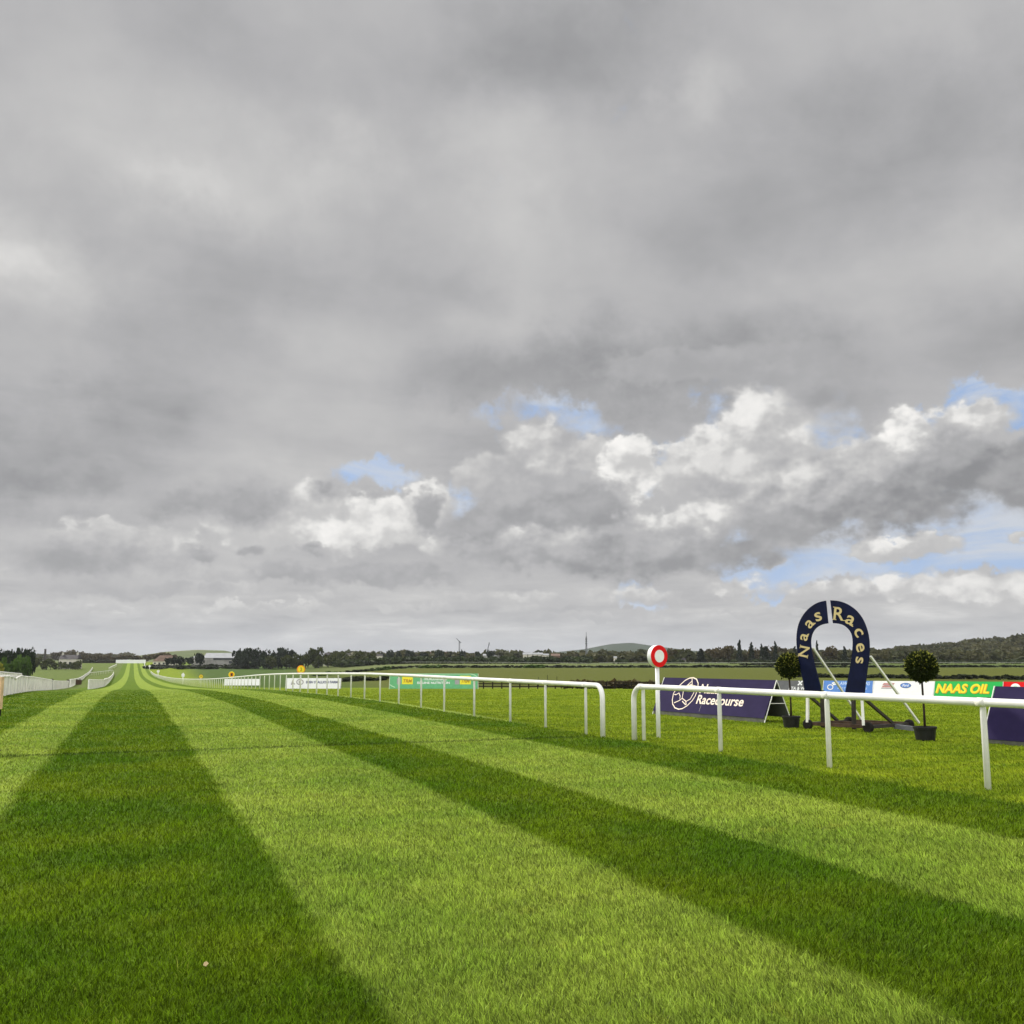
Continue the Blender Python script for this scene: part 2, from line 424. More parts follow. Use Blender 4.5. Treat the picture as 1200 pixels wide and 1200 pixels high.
# ------------------------------------------------------------------ grass blades
def build_blades():
    N=760000
    r=np.exp(rng.uniform(math.log(3.6),math.log(120),N)); r=np.where((r>38)&(rng.uniform(0,1,N)<(r-38)/82),np.exp(rng.uniform(math.log(3.6),math.log(38),N)),r); az=np.radians(rng.uniform(-33,34,N)+math.degrees(YAW))
    x=r*np.sin(az); y=r*np.cos(az)
    lat=x*CA-y*SA
    def wav(x,y,s,seed):
        g=np.random.default_rng(seed); t=0
        for k in range(9):
            a=g.uniform(0,6.28); f=s*g.uniform(.6,1.7); t=t+np.sin((x*np.cos(a)+y*np.sin(a))*f+g.uniform(0,6.28))
        return t/3.0
    tuft=wav(x,y,9,1)*.5+wav(x,y,24,2)*.5
    z=Hn(x,y)
    h=(.031+.009*rng.standard_normal(N)+.011*tuft).clip(.010,.075)*np.interp(r,[3,20,46],[1,1,.8])
    dark=~(((x>-2.7)&(x<-1.25))|((x>1.15)&(x<3.6))|((x>5.3)&(x<7.75)))
    h=h*np.where(dark&(x<9.6),1.08,.96)*np.interp(r,[30,120],[1,.6])
    z=z-.02*np.interp(r,[60,120],[0,1])
    w=.0023*np.maximum(1,np.minimum(r,60)/6.5)*rng.uniform(.6,1.5,N)
    fa=rng.uniform(0,2*math.pi,N)                         # facing
    la=rng.uniform(0,2*math.pi,N); lm=rng.uniform(.25,1.15,N)*h
    lx=np.cos(la)*lm; ly=np.sin(la)*lm+np.where(dark&(x<9.6),-.25,.55)*h
    wx=np.cos(fa)*w; wy=np.sin(fa)*w
    V=np.zeros((N,5,3))
    V[:,0]=np.stack([x-wx,y-wy,z-.004],-1); V[:,1]=np.stack([x+wx,y+wy,z-.004],-1)
    V[:,2]=np.stack([x-wx*.8+lx*.35,y-wy*.8+ly*.35,z+h*.6],-1); V[:,3]=np.stack([x+wx*.8+lx*.35,y+wy*.8+ly*.35,z+h*.6],-1)
    V[:,4]=np.stack([x+lx,y+ly,z+h],-1)
    me=bpy.data.meshes.new('grass')
    me.vertices.add(N*5); me.vertices.foreach_set('co',V.reshape(-1).astype(np.float32))
    b=(np.arange(N)*5)[:,None]
    loops=np.concatenate([b+0,b+1,b+3,b+2, b+2,b+3,b+4],1).reshape(-1).astype(np.int32)
    me.loops.add(len(loops)); me.loops.foreach_set('vertex_index',loops)
    st=np.stack([np.arange(N)*7,np.arange(N)*7+4],-1).reshape(-1).astype(np.int32)
    me.polygons.add(2*N); me.polygons.foreach_set('loop_start',st)
    me.update(calc_edges=True)
    vr=np.interp(r,[7,18,40],[1,.55,.30])
    rr=np.repeat((.56+((rng.uniform(0,1,N)*.8+.1+tuft*.13).clip(0,1)-.56)*vr),5).astype(np.float32)
    at_=me.attributes.new('rnd','FLOAT','POINT'); at_.data.foreach_set('value',rr)
    me.materials.append(blade_material())
    o=bpy.data.objects.new('grass',me); col.objects.link(o)
    tag(o,'short mown striped turf in front of the white rails','grass',kind='stuff')
build_blades()

# ------------------------------------------------------------------ rails
def rail_post_mb(p,h,w=.065):
    mb=MB(); p=Vector(p)
    mb.tube([p+Vector((0,0,-.15)),p+Vector((0,0,h-.10)),p+Vector((0,0,h-.04))],[w/2*1.05,w/2,w/2*.8],8)
    return mb
def densify(pts,step):
    out=[]
    for a,b in zip(pts[:-1],pts[1:]):
        n=max(1,int((Vector(b)-Vector(a)).length/step))
        out+= [Vector(a).lerp(Vector(b),i/n) for i in range(n)]
    out.append(Vector(pts[-1])); return out
def running_rail(name,label,path,posts,h=1.10,rad=.055,endA=None,endB=None,m='white',group=None,pw=.065,maxparts=99):
    """path: list of (x,y); tube follows the terrain. endA/endB: bend down to the ground"""
    root=thing(name,label,'running rail',(path[0][0],path[0][1],H(*path[0])),group)
    P=[Vector((x,y,H(x,y)+h)) for x,y in path]
    tb=[]
    def bend(p,d):      # d: outward direction
        d=d.normalized(); g=H(p.x+d.x*.3,p.y+d.y*.3); o=[]
        rr=.28
        c=p+Vector((0,0,-rr))
        for k in range(0,7):
            a=math.pi/2*k/6; o.append(c+d*rr*math.sin(a)+Vector((0,0,rr*math.cos(a))))
        e=o[-1].copy(); o.append(Vector((e.x,e.y,g-.12)))
        return o
    if endA: tb+=bend(P[0],P[0]-P[1])[::-1]
    else: tb.append(P[0])
    tb+=P[1:-1]
    if endB: tb+=bend(P[-1],P[-1]-P[-2])
    else: tb.append(P[-1])
    mb=MB(); mb.tube(tb,rad,12); part(mb,'rail',M[m],root)
    if h==1.10:
        for (x,y) in posts:
            if 1<y<46:
                q=Vector((x,y,H(x,y)+h)); near_=min(range(len(P)-1),key=lambda i:abs((P[i].y+P[i+1].y)/2-y)); dd=(P[near_+1]-P[near_]).normalized()
                f=(y-P[near_].y)/((P[near_+1].y-P[near_].y) or 1); q=P[near_].lerp(P[near_+1],max(0,min(1,f)))
                part(MB().tube([q-dd*.07,q+dd*.07],rad*1.07,12),'coupling',M['white_old'],root)
    stuff=MB(); cnt=0
    for (x,y) in posts:
        pm=rail_post_mb((x,y,H(x,y)),h,pw)
        cnt+=1
        if cnt<=maxparts: part(pm,'post',M[m],root)
        else: stuff.add(pm.v,pm.f,True)
    if stuff.v: tag(part(stuff,'post',M[m],root),kind='stuff')
    return root
# near rail on the right, running out of the frame
def XR(y): return 9.62+ .72*math.exp(-max(0,y-6)/8.5) if y<20 else 9.62
_e=solveX(744,9.93)
near=[(_e.x,_e.y-.26)]+[(x,y) for x,y in ((10.02,18.5),(10.08,16.5),(10.13,13.5),(10.3,10.5),(10.45,7.6),(10.55,4.6),(10.6,1.6))]
running_rail('running_rail','nearest white running rail, bent down beside the red and white post',near,
    [(9.98,19.3),(10.08,16.5),(10.13,13.45),(10.33,10.52),(10.47,7.6),(10.56,4.6),(10.6,1.7)],h=1.10,endA=True,pw=.078)
ys=[21.45]; 
px_posts=[686,639,598,556,521,494,468,446,428,412,397,384,372]
posts=[]
for px in px_posts: 
    p=solveX(px,9.62); posts.append((9.62,p.y))
y=posts[-1][1]
while y<590: y+=3.0; posts.append((9.62,y))
lp=[(9.60,20.75),(9.62,23)]+[(9.62,q) for q in (27,32,38,44,50,56,62,68,75,82,90,100,110,120,132,146,160,176,196,220,250,282,320,360,400,440,480,520,560,598)]
running_rail('running_rail','long white running rail right of the course, running far into the dip',lp,posts,h=1.10,endA=True)
running_rail('running_rail','farthest stretch of white rail climbing to the white hoarding at the end of the course',[(8.0,690),(8.0,740),(8.5,800),(9.2,860),(9.6,905)],
    [(8.0+ .4*(k/8),692+9*k) for k in range(24)],h=1.25,rad=.16,m='white')

# ------------------------------------------------------------------ left fences
def panel_fence(label,pts,h,post_step,infill=True,rad=.05,group=None,slats=False,gap=.12,mi='infill',cat='fence',topw=None,dip=None):
    """pts world xy; posts, top rail and recessed infill"""
    D=densify([(x,y,0) for x,y in pts],post_step)
    D=[Vector((p.x,p.y,H(p.x,p.y))) for p in D]
    root=thing('white_fence',label,cat,D[0],group)
    def hh(i): return h*(dip[i] if dip and i<len(dip) else 1)
    mb=MB(); mb.tube([p+Vector((0,0,hh(i))) for i,p in enumerate(D)],rad,8); part(mb,'rail',M['white_old'],root)
    extra=MB()
    for i,p in enumerate(D):
        pm=MB(); pm.box(p+Vector((0,0,hh(i)/2-.05)),(.15,.15,hh(i)+.1))
        if i<98: part(pm,'post',M['white_old'],root)
        else: extra.add(pm.v,pm.f)
    if extra.v: tag(part(extra,'post',M['white_old'],root),kind='stuff')
    if infill:
        mb=MB()
        for i in range(len(D)-1):
            a,b=D[i],D[i+1]; d=(b-a); n=Vector((-d.y,d.x,0)).normalized()
            L=d.length; ns=max(2,int(L/.22)) if slats else 1
            if slats:
                for k in range(ns):
                    q=a+d*((k+.5)/ns); hk=hh(i)+(hh(i+1)-hh(i))*(k+.5)/ns
                    mb.box(q+Vector((0,0,(hk-gap)/2+gap/2)),(.015,L/ns*.62,hk-gap-.06),rz=math.atan2(d.y,d.x)-math.pi/2)
            else:
                q=[a+Vector((0,0,gap)),b+Vector((0,0,gap)),b+Vector((0,0,hh(i+1)-.04)),a+Vector((0,0,hh(i)-.04))]
                mb.prism(q,n,.02)
        part(mb,'infill_panel',M[mi],root)
    return root
def gp(px,py): p=G(px,py); return (p.x,p.y)
A0=W(-29.0,50.0); A1=W((3.3-600)/FH*53,53); A2=W((62.3-600)/FH*110,110)
panel_fence('white slatted rail fence along the left edge, dipping once at its near end',[(A0.x,A0.y),(A1.x,A1.y),(A2.x,A2.y)],1.02,2.45,slats=True,gap=.05,dip=[1,1,1,1,.93,.86,.98,1.05])
B1=W((63.5-600)/FH*113,113); B2=W((81.5-600)/FH*150,150)
panel_fence('second shorter section of pale panel fence on the left, between two dark posts',[(B1.x,B1.y),(B2.x,B2.y)],.95,3,gap=.1)
C1=W((83.5-600)/FH*158,158); C2=W((94-600)/FH*270,270); C3=W((101-600)/FH*450,450); C4=W((109-600)/FH*640,640)
panel_fence('thin far white rail curving up the left side of the course',[(C1.x,C1.y),(C2.x,C2.y),(C3.x,C3.y),(C4.x,C4.y)],1.15,6,infill=True,rad=.10,gap=.35)
D1=W((-40-600)/FH*52,52); D2=W((0-600)/FH*58,58); D3=W((61-600)/FH*100,100)
def crowd_rail():
    pts=[(D1.x-2.0,D1.y),(D2.x-2.2,D2.y),(D3.x-2.6,D3.y)]
    D=densify([(x,y,0) for x,y in pts],2.2); D=[Vector((p.x,p.y,H(p.x,p.y))) for p in D]
    root=thing('crowd_fence','white paling crowd barrier standing behind the left course fence','fence',D[0])
    t=MB(); t2=MB()
    for i,p in enumerate(D): pass
    n=len(D)-1
    top=[p+Vector((0,0,1.30+.25*i/n)) for i,p in enumerate(D)]
    t.tube(top,.06,8); part(t,'rail',M['white'],root)
    part(MB().tube([q-Vector((0,0,.28)) for q in top],.04,6),'rail',M['white'],root)
    for i,p in enumerate(D): part(MB().box((p+top[i])/2,(.09,.09,(top[i]-p).length+.1)),'post',M['white'],root)
    mb=MB()
    for i in range(n):
        a,b=D[i],D[i+1]; ta,tb_=top[i],top[i+1]
        for k in range(9):
            f=(k+.5)/9; q=a.lerp(b,f); tq=ta.lerp(tb_,f); d=b-a
            mb.box((q+tq)/2,(.02,.17,(tq-q).length-.06),rz=math.atan2(d.y,d.x)-math.pi/2)
    part(mb,'paling',M['white_old'],root)
crowd_rail()
for px,dep,lab in ((62.8,111.5,'dark gate post at the end of the slatted left fence'),(82.3,153,'dark gate post closing the pale panel fence on the left')):
    p=at(px,dep); mb=MB(); mb.box(p+Vector((0,0,.5)),(.14,.14,1.2)); mb.box(p+Vector((0,0,1.13)),(.18,.18,.06))
    single(mb,'gate_post',M['dark'],p,lab,'post')
# island fence within the course on the left
E1=W((105.5-600)/FH*118,118)
e=[E1,at(124,175),at(130,300),at(134,520)]
pf=panel_fence('white rail fence curving inside the course, with a pale panelled near end',[(p.x,p.y) for p in e[:2]],1.08,3.2,gap=.1,rad=.06)
panel_fence('thin white rail running on from the panelled island fence towards the far end',[(p.x,p.y) for p in e[1:]],1.2,8,gap=.3,rad=.12)
def low_rail(label,a,b,h,step,rad,name='running_rail',m='white',group=None,pw=.12):
    n=max(1,int((b-a).length/step)); pp=[a.lerp(b,i/n) for i in range(n+1)]
    return running_rail(name,label,[(p.x,p.y) for p in pp],[(p.x,p.y) for p in pp],h=h,rad=rad,m=m,group=group,pw=pw)
low_rail('thin white rail crossing the left part of the course between the two curving fences',at(103,470),at(133,560),1.5,6,.10)
low_rail('short white rail high on the far left of the course, beyond the crossing rail',at(128,600),at(137,700),1.8,8,.18,m='white_old')
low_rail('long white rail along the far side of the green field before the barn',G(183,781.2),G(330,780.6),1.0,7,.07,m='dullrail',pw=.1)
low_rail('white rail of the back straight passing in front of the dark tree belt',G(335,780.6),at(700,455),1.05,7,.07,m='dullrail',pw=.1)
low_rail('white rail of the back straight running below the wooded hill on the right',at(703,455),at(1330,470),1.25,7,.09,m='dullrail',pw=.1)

# brown hurdle
def hurdle():
    p=at(88,215); root=thing('brush_hurdle','small brown brush hurdle with dark frame beside the left rail','hurdle',p)
    a=at(80,205); b=at(95,215); d=(b-a).normalized(); 
    zt=1.0
    mb=MB(); q=[a,b,b+Vector((0,0,zt)),a+Vector((0,0,zt))]; mb.prism(q,Vector((-d.y,d.x,0)),.35); part(mb,'brush_panel',M['brownhurdle'],root)
    for k in range(5):
        t=a.lerp(b,k/4); part(MB().box(t+Vector((0,0,.55)),(.12,.12,1.3)),'post',M['dark'],root)
    part(MB().beam(a+Vector((0,0,.25)),b+Vector((0,0,.25)),.12),'ground_board',M['white_old'],root)
hurdle()

# ------------------------------------------------------------------ winning post
def disc_marker(name,label,cat,px,py_base,py_c,diam_px,yaw_extra,face,ring,dep=None,pole_w=.05,thick=.1,base=None,inner=.62,digit=None,group=None,shape='disc'):
    p=base if base is not None else G(px,py_base)
    dep=p.x*SA+p.y*CA; s=dep/FH
    root=thing(name,label,cat,p,group)
    zc=zrow(py_c,dep); r=diam_px*s/2
    part(MB().tube([p+Vector((0,0,-.2)),Vector((p.x,p.y,zc-r*.6))],pole_w/2,12),'pole',M['purewhite'],root)
    th=yaw_extra
    nrm=Vector((math.sin(th),-math.cos(th),0))     # facing the camera side of the track
    u=Vector((nrm.y*-1,nrm.x,0)); Mx=Matrix((( -u.x,0,nrm.x),(-u.y,0,nrm.y),(0,1,0)))
    c=Vector((p.x,p.y,zc))+nrm*.0
    if shape=='disc':
        part(MB().lathe([(r*.96,-thick/2),(r,-thick/2+.01),(r,thick/2-.01),(r*.96,thick/2)],c,32,Mx),'disc',M['purewhite' if ring=='red' else ring],root)
        if ring=='red':
            part(MB().lathe([(r*1.0,thick/2+.001),(r*1.0,thick/2+.012)],c,32,Mx),'ring',M['red'],root)
        part(MB().lathe([(r*inner,thick/2+.003),(r*inner,thick/2+.018)],c,32,Mx),'face',M[face],root)
    else:
        b=MB(); u3=Mx@Vector((1,0,0)); poly=[(-.5,-.6),(.5,-.6),(.55,.25),(0,.85),(-.55,.25)]
        b.prism([c+u3*a*r+Vector((0,0,bb*r)) for a,bb in poly],nrm,.06); part(b,'board',M['purewhite'],root)
    if digit:
        pl=Plane(c,u,Vector((0,0,1))); b=MB()
        dh=r*.46; pl.text(b,digit,-dh*.7,-dh,dh*.7,dh,off=thick/2+.024,bold=.03); part(b,'lettering',M['ochre' if face=='yellow' else 'rust'],root)
    return root
disc_marker('winning_post','white winning post topped by a thick red-ringed white disc','winning post',771.8,864.5,769,25.5,R(14),'purewhite','red',pole_w=.092,thick=.13,inner=.57)
def mk(px,base,pyc,dia,lab,face,ring,dig=None,Y=None,shape='disc',X=9.85,pw=.07,r=0):
    b=solveX(px,X); disc_marker('distance_marker',lab,'marker',px,base,pyc,dia,r,face,ring,base=b,digit=dig,pole_w=pw,thick=.06,inner=.74,group='distance markers along the rail',shape=shape)
mk(353,812,784.3,9.5,'largest orange number disc on a white pole, above the printed white banner','yellow','orange','2')
mk(272,806,790.3,7.0,'orange number disc on a pole above the blank white banner','orange','yellow','1')
mk(236.3,804,792.6,4.8,'small yellow number disc on a white pole further down the rail','yellow','ochre','1')
mk(215.3,801,790.8,6.5,'white pentagonal marker board on a pole behind the far rail','purewhite','white',shape='pent',pw=.14)
mk(186,792,786.6,3.2,'small white disc marker high on the far rail bend','purewhite','white',pw=.2)
mk(175.6,784,780.6,2.6,'tiny white disc marker at the gap in the far rail','purewhite','white',pw=.25)

# ------------------------------------------------------------------ A-frame boards
def aframe(label,fl,fr,lean,h,m,skirt=.10,name='advertising_board',legs=True,back=True,edge='white',group=None):
    """fl, fr: ground points of the front face; lean: horizontal vector from bottom edge to top edge"""
    fl=Vector(fl); fr=Vector(fr); lean=Vector(lean)
    root=thing(name,label,'advertising board',fl,group)
    up=Vector((0,0,skirt)); T=lean+Vector((0,0,h))
    a,b,c,d=fl+up,fr+up,fr+T,fl+T
    pl=Plane(a,b-a,d-a); mb=MB(); mb.prism([a,b,c,d] ,pl.n,.02); part(mb,'front_panel',M[m],root)
    nn=Vector((pl.n.x,pl.n.y,0)).normalized()
    if skirt>.03: part(MB().prism([fl-nn*.03,fr-nn*.03,fr+up*.98-nn*.012,fl+up*.98-nn*.012],nn,.015),'skirt',M['grey'],root)
    if back:
        part(MB().prism([fl+2*lean+up,fr+2*lean+up,c+lean*.06-Vector((0,0,.03)),d+lean*.06-Vector((0,0,.03))],-pl.n,.015),'back_panel',M['greyboard'],root)
    for q,t in ((fl,d),(fr,c)):
        e=(fr-fl).normalized()*(.025 if t is c else -.025)
        part(MB().beam(q+e,t+e,.018),'leg',M[edge],root)
        part(MB().beam(q+e+2*lean,t+e,.018),'leg',M[edge],root)
        part(MB().beam((q+e)*.55+(t+e)*.45,(q+e+2*lean)*.55+(t+e)*.45,.014),'brace',M[edge],root)
    root['_w']=(b-a).length; root['_h']=(d-a).length
    return root,pl,(b-a).length,(d-a).length
# long dark board with ring logo
dL=W((764-600)/FH*32.3,32.3); dR=W((892.5-600)/FH*27.7,27.7)
dirb=(dR-dL).normalized(); leanv=Vector((-dirb.y,dirb.x,0)); 
if leanv.x<0: leanv=-leanv
r1,pl,w_,h_=aframe('long dark navy board with cream ring emblem and Naas Racecourse lettering',dL,dR,leanv*.47,1.12,'boardnavy',skirt=.12)
b=MB()
el=[]
cpts=[(812.5,794.2),(816.5,796),(818.4,801),(817.6,808),(815,815.5),(811.5,821),(805.5,827),(800,830.4),(795.5,831.2),(791,829.5),(788.4,825),(788,820),(789.5,812.5),(793,807.2),(797.5,802.5),(803,797.5),(808,794.8)]
def crop6(x,y): return pl.uv(780+x/12,785+y/12)
pl.stroke(b,[pl.uv(*q) for q in cpts],.035,closed=True)
for s_ in ([(375,112),(375,215)],[(372,160),(300,225),(252,300),(235,400),(290,445),(350,410),(395,330),(412,290),(400,225),(350,205)],[(150,350),(190,325),(207,370),(200,430),(120,465)],[(235,400),(200,430)],[(285,445),(292,492)],[(150,350),(125,345)],[(235,440),(285,495)],[(320,215),(400,225),(455,240)]):
    pl.stroke(b,[crop6(*q) for q in s_],.030)
part(b,'emblem',M['pink'],r1)
b=MB()
def tpx(pl,b,s,x0,y0,x1,y1,x2,y2,**k):
    """text whose baseline runs from pixel (x0,y0) to (x1,y1) and cap line passes pixel (x2,y2)"""
    u0,v0=pl.uv(x0,y0); u1,v1=pl.uv(x1,y1); u2,v2=pl.uv(x2,y2)
    pl.text(b,s,u0,(v0+v1)/2,u1,v2+((v0+v1)/2-v0),**k)
tpx(pl,b,'Racecourse',815.5,824.6,870,828.4,818,814,bold=.018); part(b,'lettering',M['pink'],r1); b=MB()
tpx(pl,b,'Naas',819.5,812.3,841,813.6,824,801.5,bold=.018)
part(b,'lettering',M['pink'],r1)
b=MB(); u0,v0=pl.uv(819.3,833.8); u1,v1=pl.uv(823,826.5); pl.stroke(b,[(u0,v0),(u0,v0+.2)],.008); part(b,'seam',M['greyprint'],r1)
# near dark blue board at the right edge
nL=W((1146-600)/FH*20.9,20.9); nR=nL+dirb*4.6
aframe('plain dark navy board cut by the right edge of the photo, nearest of all boards',nL,nR,leanv*.47,1.12,'boardnavy',skirt=.09)

# row of boards behind
def rowboard(label,x0,d0,x1,d1,m,h=.74,lean=.30,skirt=.04):
    a=W((x0-600)/FH*d0,d0); c=W((x1-600)/FH*d1,d1)
    e=(c-a).normalized(); l=Vector((-e.y,e.x,0)); 
    if l.dot(Vector((SA,CA,0)))<0: l=-l
    return aframe(label,a,c,l*lean,h,m,skirt=skirt)
r,pl,w_,h_=rowboard('charcoal board with a white cross mark, half hidden behind the left potted tree',899,53.5,955,52.5,'greyboard')
b=MB(); 
def P2(pl,px,py): return pl.uv(px,py)
pl.stroke(b,[pl.uv(935,803),pl.uv(940.5,798)],.07); pl.stroke(b,[pl.uv(936,798),pl.uv(939.5,803)],.07); part(b,'emblem',M['purewhite'],r); b=MB()
tpx(pl,b,'RTA & W',924,808.6,943.5,808.6,926,804.8,bold=.03,shear=.2); part(b,'lettering',M['purewhite'],r)
r,pl,w_,h_=rowboard('mid-blue board with pale lettering seen through the horseshoe arch',962.5,52.2,1019.8,50.8,'blue')
b=MB(); tpx(pl,b,"LAWLOR'S NAAS",982,803,1019.5,803,984,798.8,bold=.02,shear=.15); part(b,'lettering',M['paleblue'],r); b=MB(); tpx(pl,b,'HOTEL & EVENTS',981.5,808,1016,808,983,805.6,bold=.0,shear=.15); part(b,'lettering',M['paleblue'],r)
b=MB(); cu=[pl.uv(973+3.2*math.cos(t/12*6.28),805.2+2.8*math.sin(t/12*6.28)) for t in range(12)]; pl.stroke(b,cu,.045,closed=True); pl.stroke(b,[pl.uv(975,801),pl.uv(979.5,799.3),pl.uv(980.5,801.4),pl.uv(976,802.5)],.08); part(b,'emblem',M['purewhite'],r)
r,pl,w_,h_=rowboard('white board with a faded red print and a small blue oval badge',1020.2,50.8,1091,48.9,'purewhite')
b=MB()
for k,(xa,xb,ya,yb) in enumerate(((1034,1047,800.4,803),(1033,1046,803.6,805.6))):
    u0,v0=pl.uv(xa,yb); u1,v1=pl.uv(xb,ya); pl.rect(b,u0,v0,u1,v1,sh=.06)
part(b,'print',M['redgrey'],r)
b=MB(); pl.stroke(b,[pl.uv(1032.5,806.6),pl.uv(1045,806.8)],.04); pl.stroke(b,[pl.uv(1036,803.2),pl.uv(1047,803.4)],.03); part(b,'print',M['greyprint'],r)
cx,cy=1061.3,803.3
def oval(pl,cx,cy,rx,ry,off,n=24):
    q=[pl.uv(cx+rx*math.cos(t/n*6.283),cy-ry*math.sin(t/n*6.283)) for t in range(n)]
    return MB().prism([pl.p(a,b_,off) for a,b_ in q],pl.n,.003)
part(oval(pl,cx,cy,6.4,3.1,.005),'badge',M['navyprint'],r); part(oval(pl,cx,cy,5.7,2.6,.010),'badge_face',M['blue'],r)
b=MB(); tpx(pl,b,'Ford',cx-4,cy+1.4,cx+4,cy+1.4,cx-3.7,cy-1.5,off=.014,bold=.02,shear=.35); part(b,'lettering',M['purewhite'],r)
r,pl,w_,h_=rowboard('bright green board reading NAAS OIL in yellow capitals',1091.6,48.9,1171,46.9,'green')
b=MB(); tpx(pl,b,'NAAS OIL',1096.2,812.2,1158.8,812.6,1098,801.3,bold=.03,shear=.22,off=.012); part(b,'lettering',M['yellow'],r)
b=MB(); tpx(pl,b,'NAAS OIL',1096.7,812.8,1159.6,813.2,1098.5,801.9,bold=.045,shear=.22,off=.007); part(b,'lettering',M['orange'],r)
r,pl,w_,h_=rowboard('red board with a white domed badge behind the nearest dark board',1171.5,46.9,1240,45.3,'red')
part(oval(pl,1190,806.5,6,5.5,.006),'badge',M['purewhite'],r); part(oval(pl,1190,806.0,2.5,2.5,.011),'badge_face',M['palegreen'],r)

# green banner behind the rail
def banner(label,x0,x1,ytop,ybot,dep,m,dep1=None):
    a=at(x0,dep); c=at(x1,dep1 or dep); e=(c-a).normalized(); l=Vector((-e.y,e.x,0))
    if l.dot(Vector((SA,CA,0)))<0: l=-l
    zb=zrow(ybot,dep); gz=a.z
    a=Vector((a.x,a.y,zb-.03)); c=Vector((c.x,c.y,zb-.03+(zrow(ybot,dep1 or dep)-zb)))
    return aframe(label,a,c,l*.22,zrow(ytop,dep)-zb+.03,m,skirt=.03,name='advertising_banner')
r,pl,w_,h_=banner('soft green banner with yellow squares and white EQUINE NUTRITION lettering behind the rail',457,559.8,789.2,806.6,64,'softgreen')
b=MB(); tpx(pl,b,'EQUINE NUTRITION',489,801.8,527,802.2,489,798.6,bold=.03); part(b,'lettering',M['purewhite'],r); b=MB(); tpx(pl,b,'THOROUGHBRED',496,797.4,524,797.4,496,793.6,bold=.03); part(b,'lettering',M['purewhite'],r)
for (xa,xb,ya,yb) in ((471,484,793,801.8),(539,551.8,792,802)):
    b=MB(); u0,v0=pl.uv(xa,yb); u1,v1=pl.uv(xb,ya); pl.rect(b,u0,v0,u1,v1); part(b,'printed_square',M['yellow'],r)
    b=MB(); tpx(pl,b,'TRM',xa+1.5,yb-1.8,xb-1,yb-1.8,xa+1.5,ya+3,bold=.03,shear=.25,off=.010); part(b,'lettering',M['ochre'],r)
    b=MB(); u0,v0=pl.uv(xa-6,yb); u1,v1=pl.uv(xa-.8,ya+2); pl.rect(b,u0,v0,u1,v1); part(b,'printed_square',M['greyprint'],r)
b=MB(); pl.stroke(b,[pl.uv(456.6,802.2),pl.uv(459,803.8),pl.uv(463,805.6)],.05); pl.stroke(b,[pl.uv(552,790),pl.uv(556,791),pl.uv(559.4,793.4)],.05); pl.stroke(b,[pl.uv(463,789.8),pl.uv(552,790)],.03); part(b,'stripe',M['palegreen'],r)
r,pl,w_,h_=banner('white banner with two grey emblems and dark blue lettering under the large orange disc',335.5,399.5,794.5,806.8,88,'purewhite')
b=MB()
pl.stroke(b,[pl.uv(341.5,802.5),pl.uv(343.5,796.5),pl.uv(343,799.5),pl.uv(345.5,802)],.10)
pl.stroke(b,[pl.uv(351.5+3.8*math.cos(t/12*6.28),799.3+3.0*math.sin(t/12*6.28)) for t in range(12)],.09,closed=True)
pl.stroke(b,[pl.uv(351,801),pl.uv(350.5,798.5),pl.uv(352.5,797.5),pl.uv(352.3,800.5)],.10); part(b,'emblem',M['greyprint'],r)
b=MB(); tpx(pl,b,'IRISH STALLION FARMS',358.5,800.9,397.5,800.9,358.5,797.9,bold=.04); part(b,'lettering',M['navyprint'],r)
banner('blank white banner behind the posts below the second orange disc',263.5,304.8,795.4,802.8,118,'purewhite')

# ------------------------------------------------------------------ horseshoe arch
hs_a=W(7.30,25.15); hs_b=W(8.25,23.98)
e=(hs_b-hs_a); e.z=0
HP=Plane(Vector((hs_a.x,hs_a.y,0)),e,(0,0,1))
def c7(x,y): return (900+x/7.056,700+y/7.056)
root=thing('horseshoe_arch','tall navy horseshoe arch reading Naas Races on a wheeled dark steel base','sign',HP.o)
outL=[(438,790),(305,790),(290,700),(265,580),(245,470),(233,380),(236,290),(252,215),(285,150),(330,95),(385,55),(430,36),(475,28)]
inL=[(494,215),(450,222),(410,240),(380,268),(358,310),(350,360),(353,410),(362,470),(380,545),(405,640),(430,730)]
outR=[(514,24),(565,27),(620,40),(680,70),(735,115),(780,175),(812,250),(832,330),(838,420),(830,520),(812,640),(795,790)]
inR=[(636,790),(655,690),(675,600),(690,500),(698,420),(700,350),(690,300),(665,262),(630,232),(590,218),(536,214)]
def smoothpoly(pts,n=2):
    for _ in range(n):
        o=[pts[0]]
        for a,b_ in zip(pts[:-1],pts[1:]): o+=[(a[0]*.75+b_[0]*.25,a[1]*.75+b_[1]*.25),(a[0]*.25+b_[0]*.75,a[1]*.25+b_[1]*.75)]
        o.append(pts[-1]); pts=o
    return pts
polyL=[outL[0]]+smoothpoly(outL[1:])+smoothpoly(inL)
polyR=smoothpoly(outR)+smoothpoly(inR)
for P_ in (polyL,polyR):
    q=[HP.hit(*c7(*p)) for p in P_]
    b=MB(); b.prism(q,HP.n,.035); part(b,'arch_half',M['navy'],root)
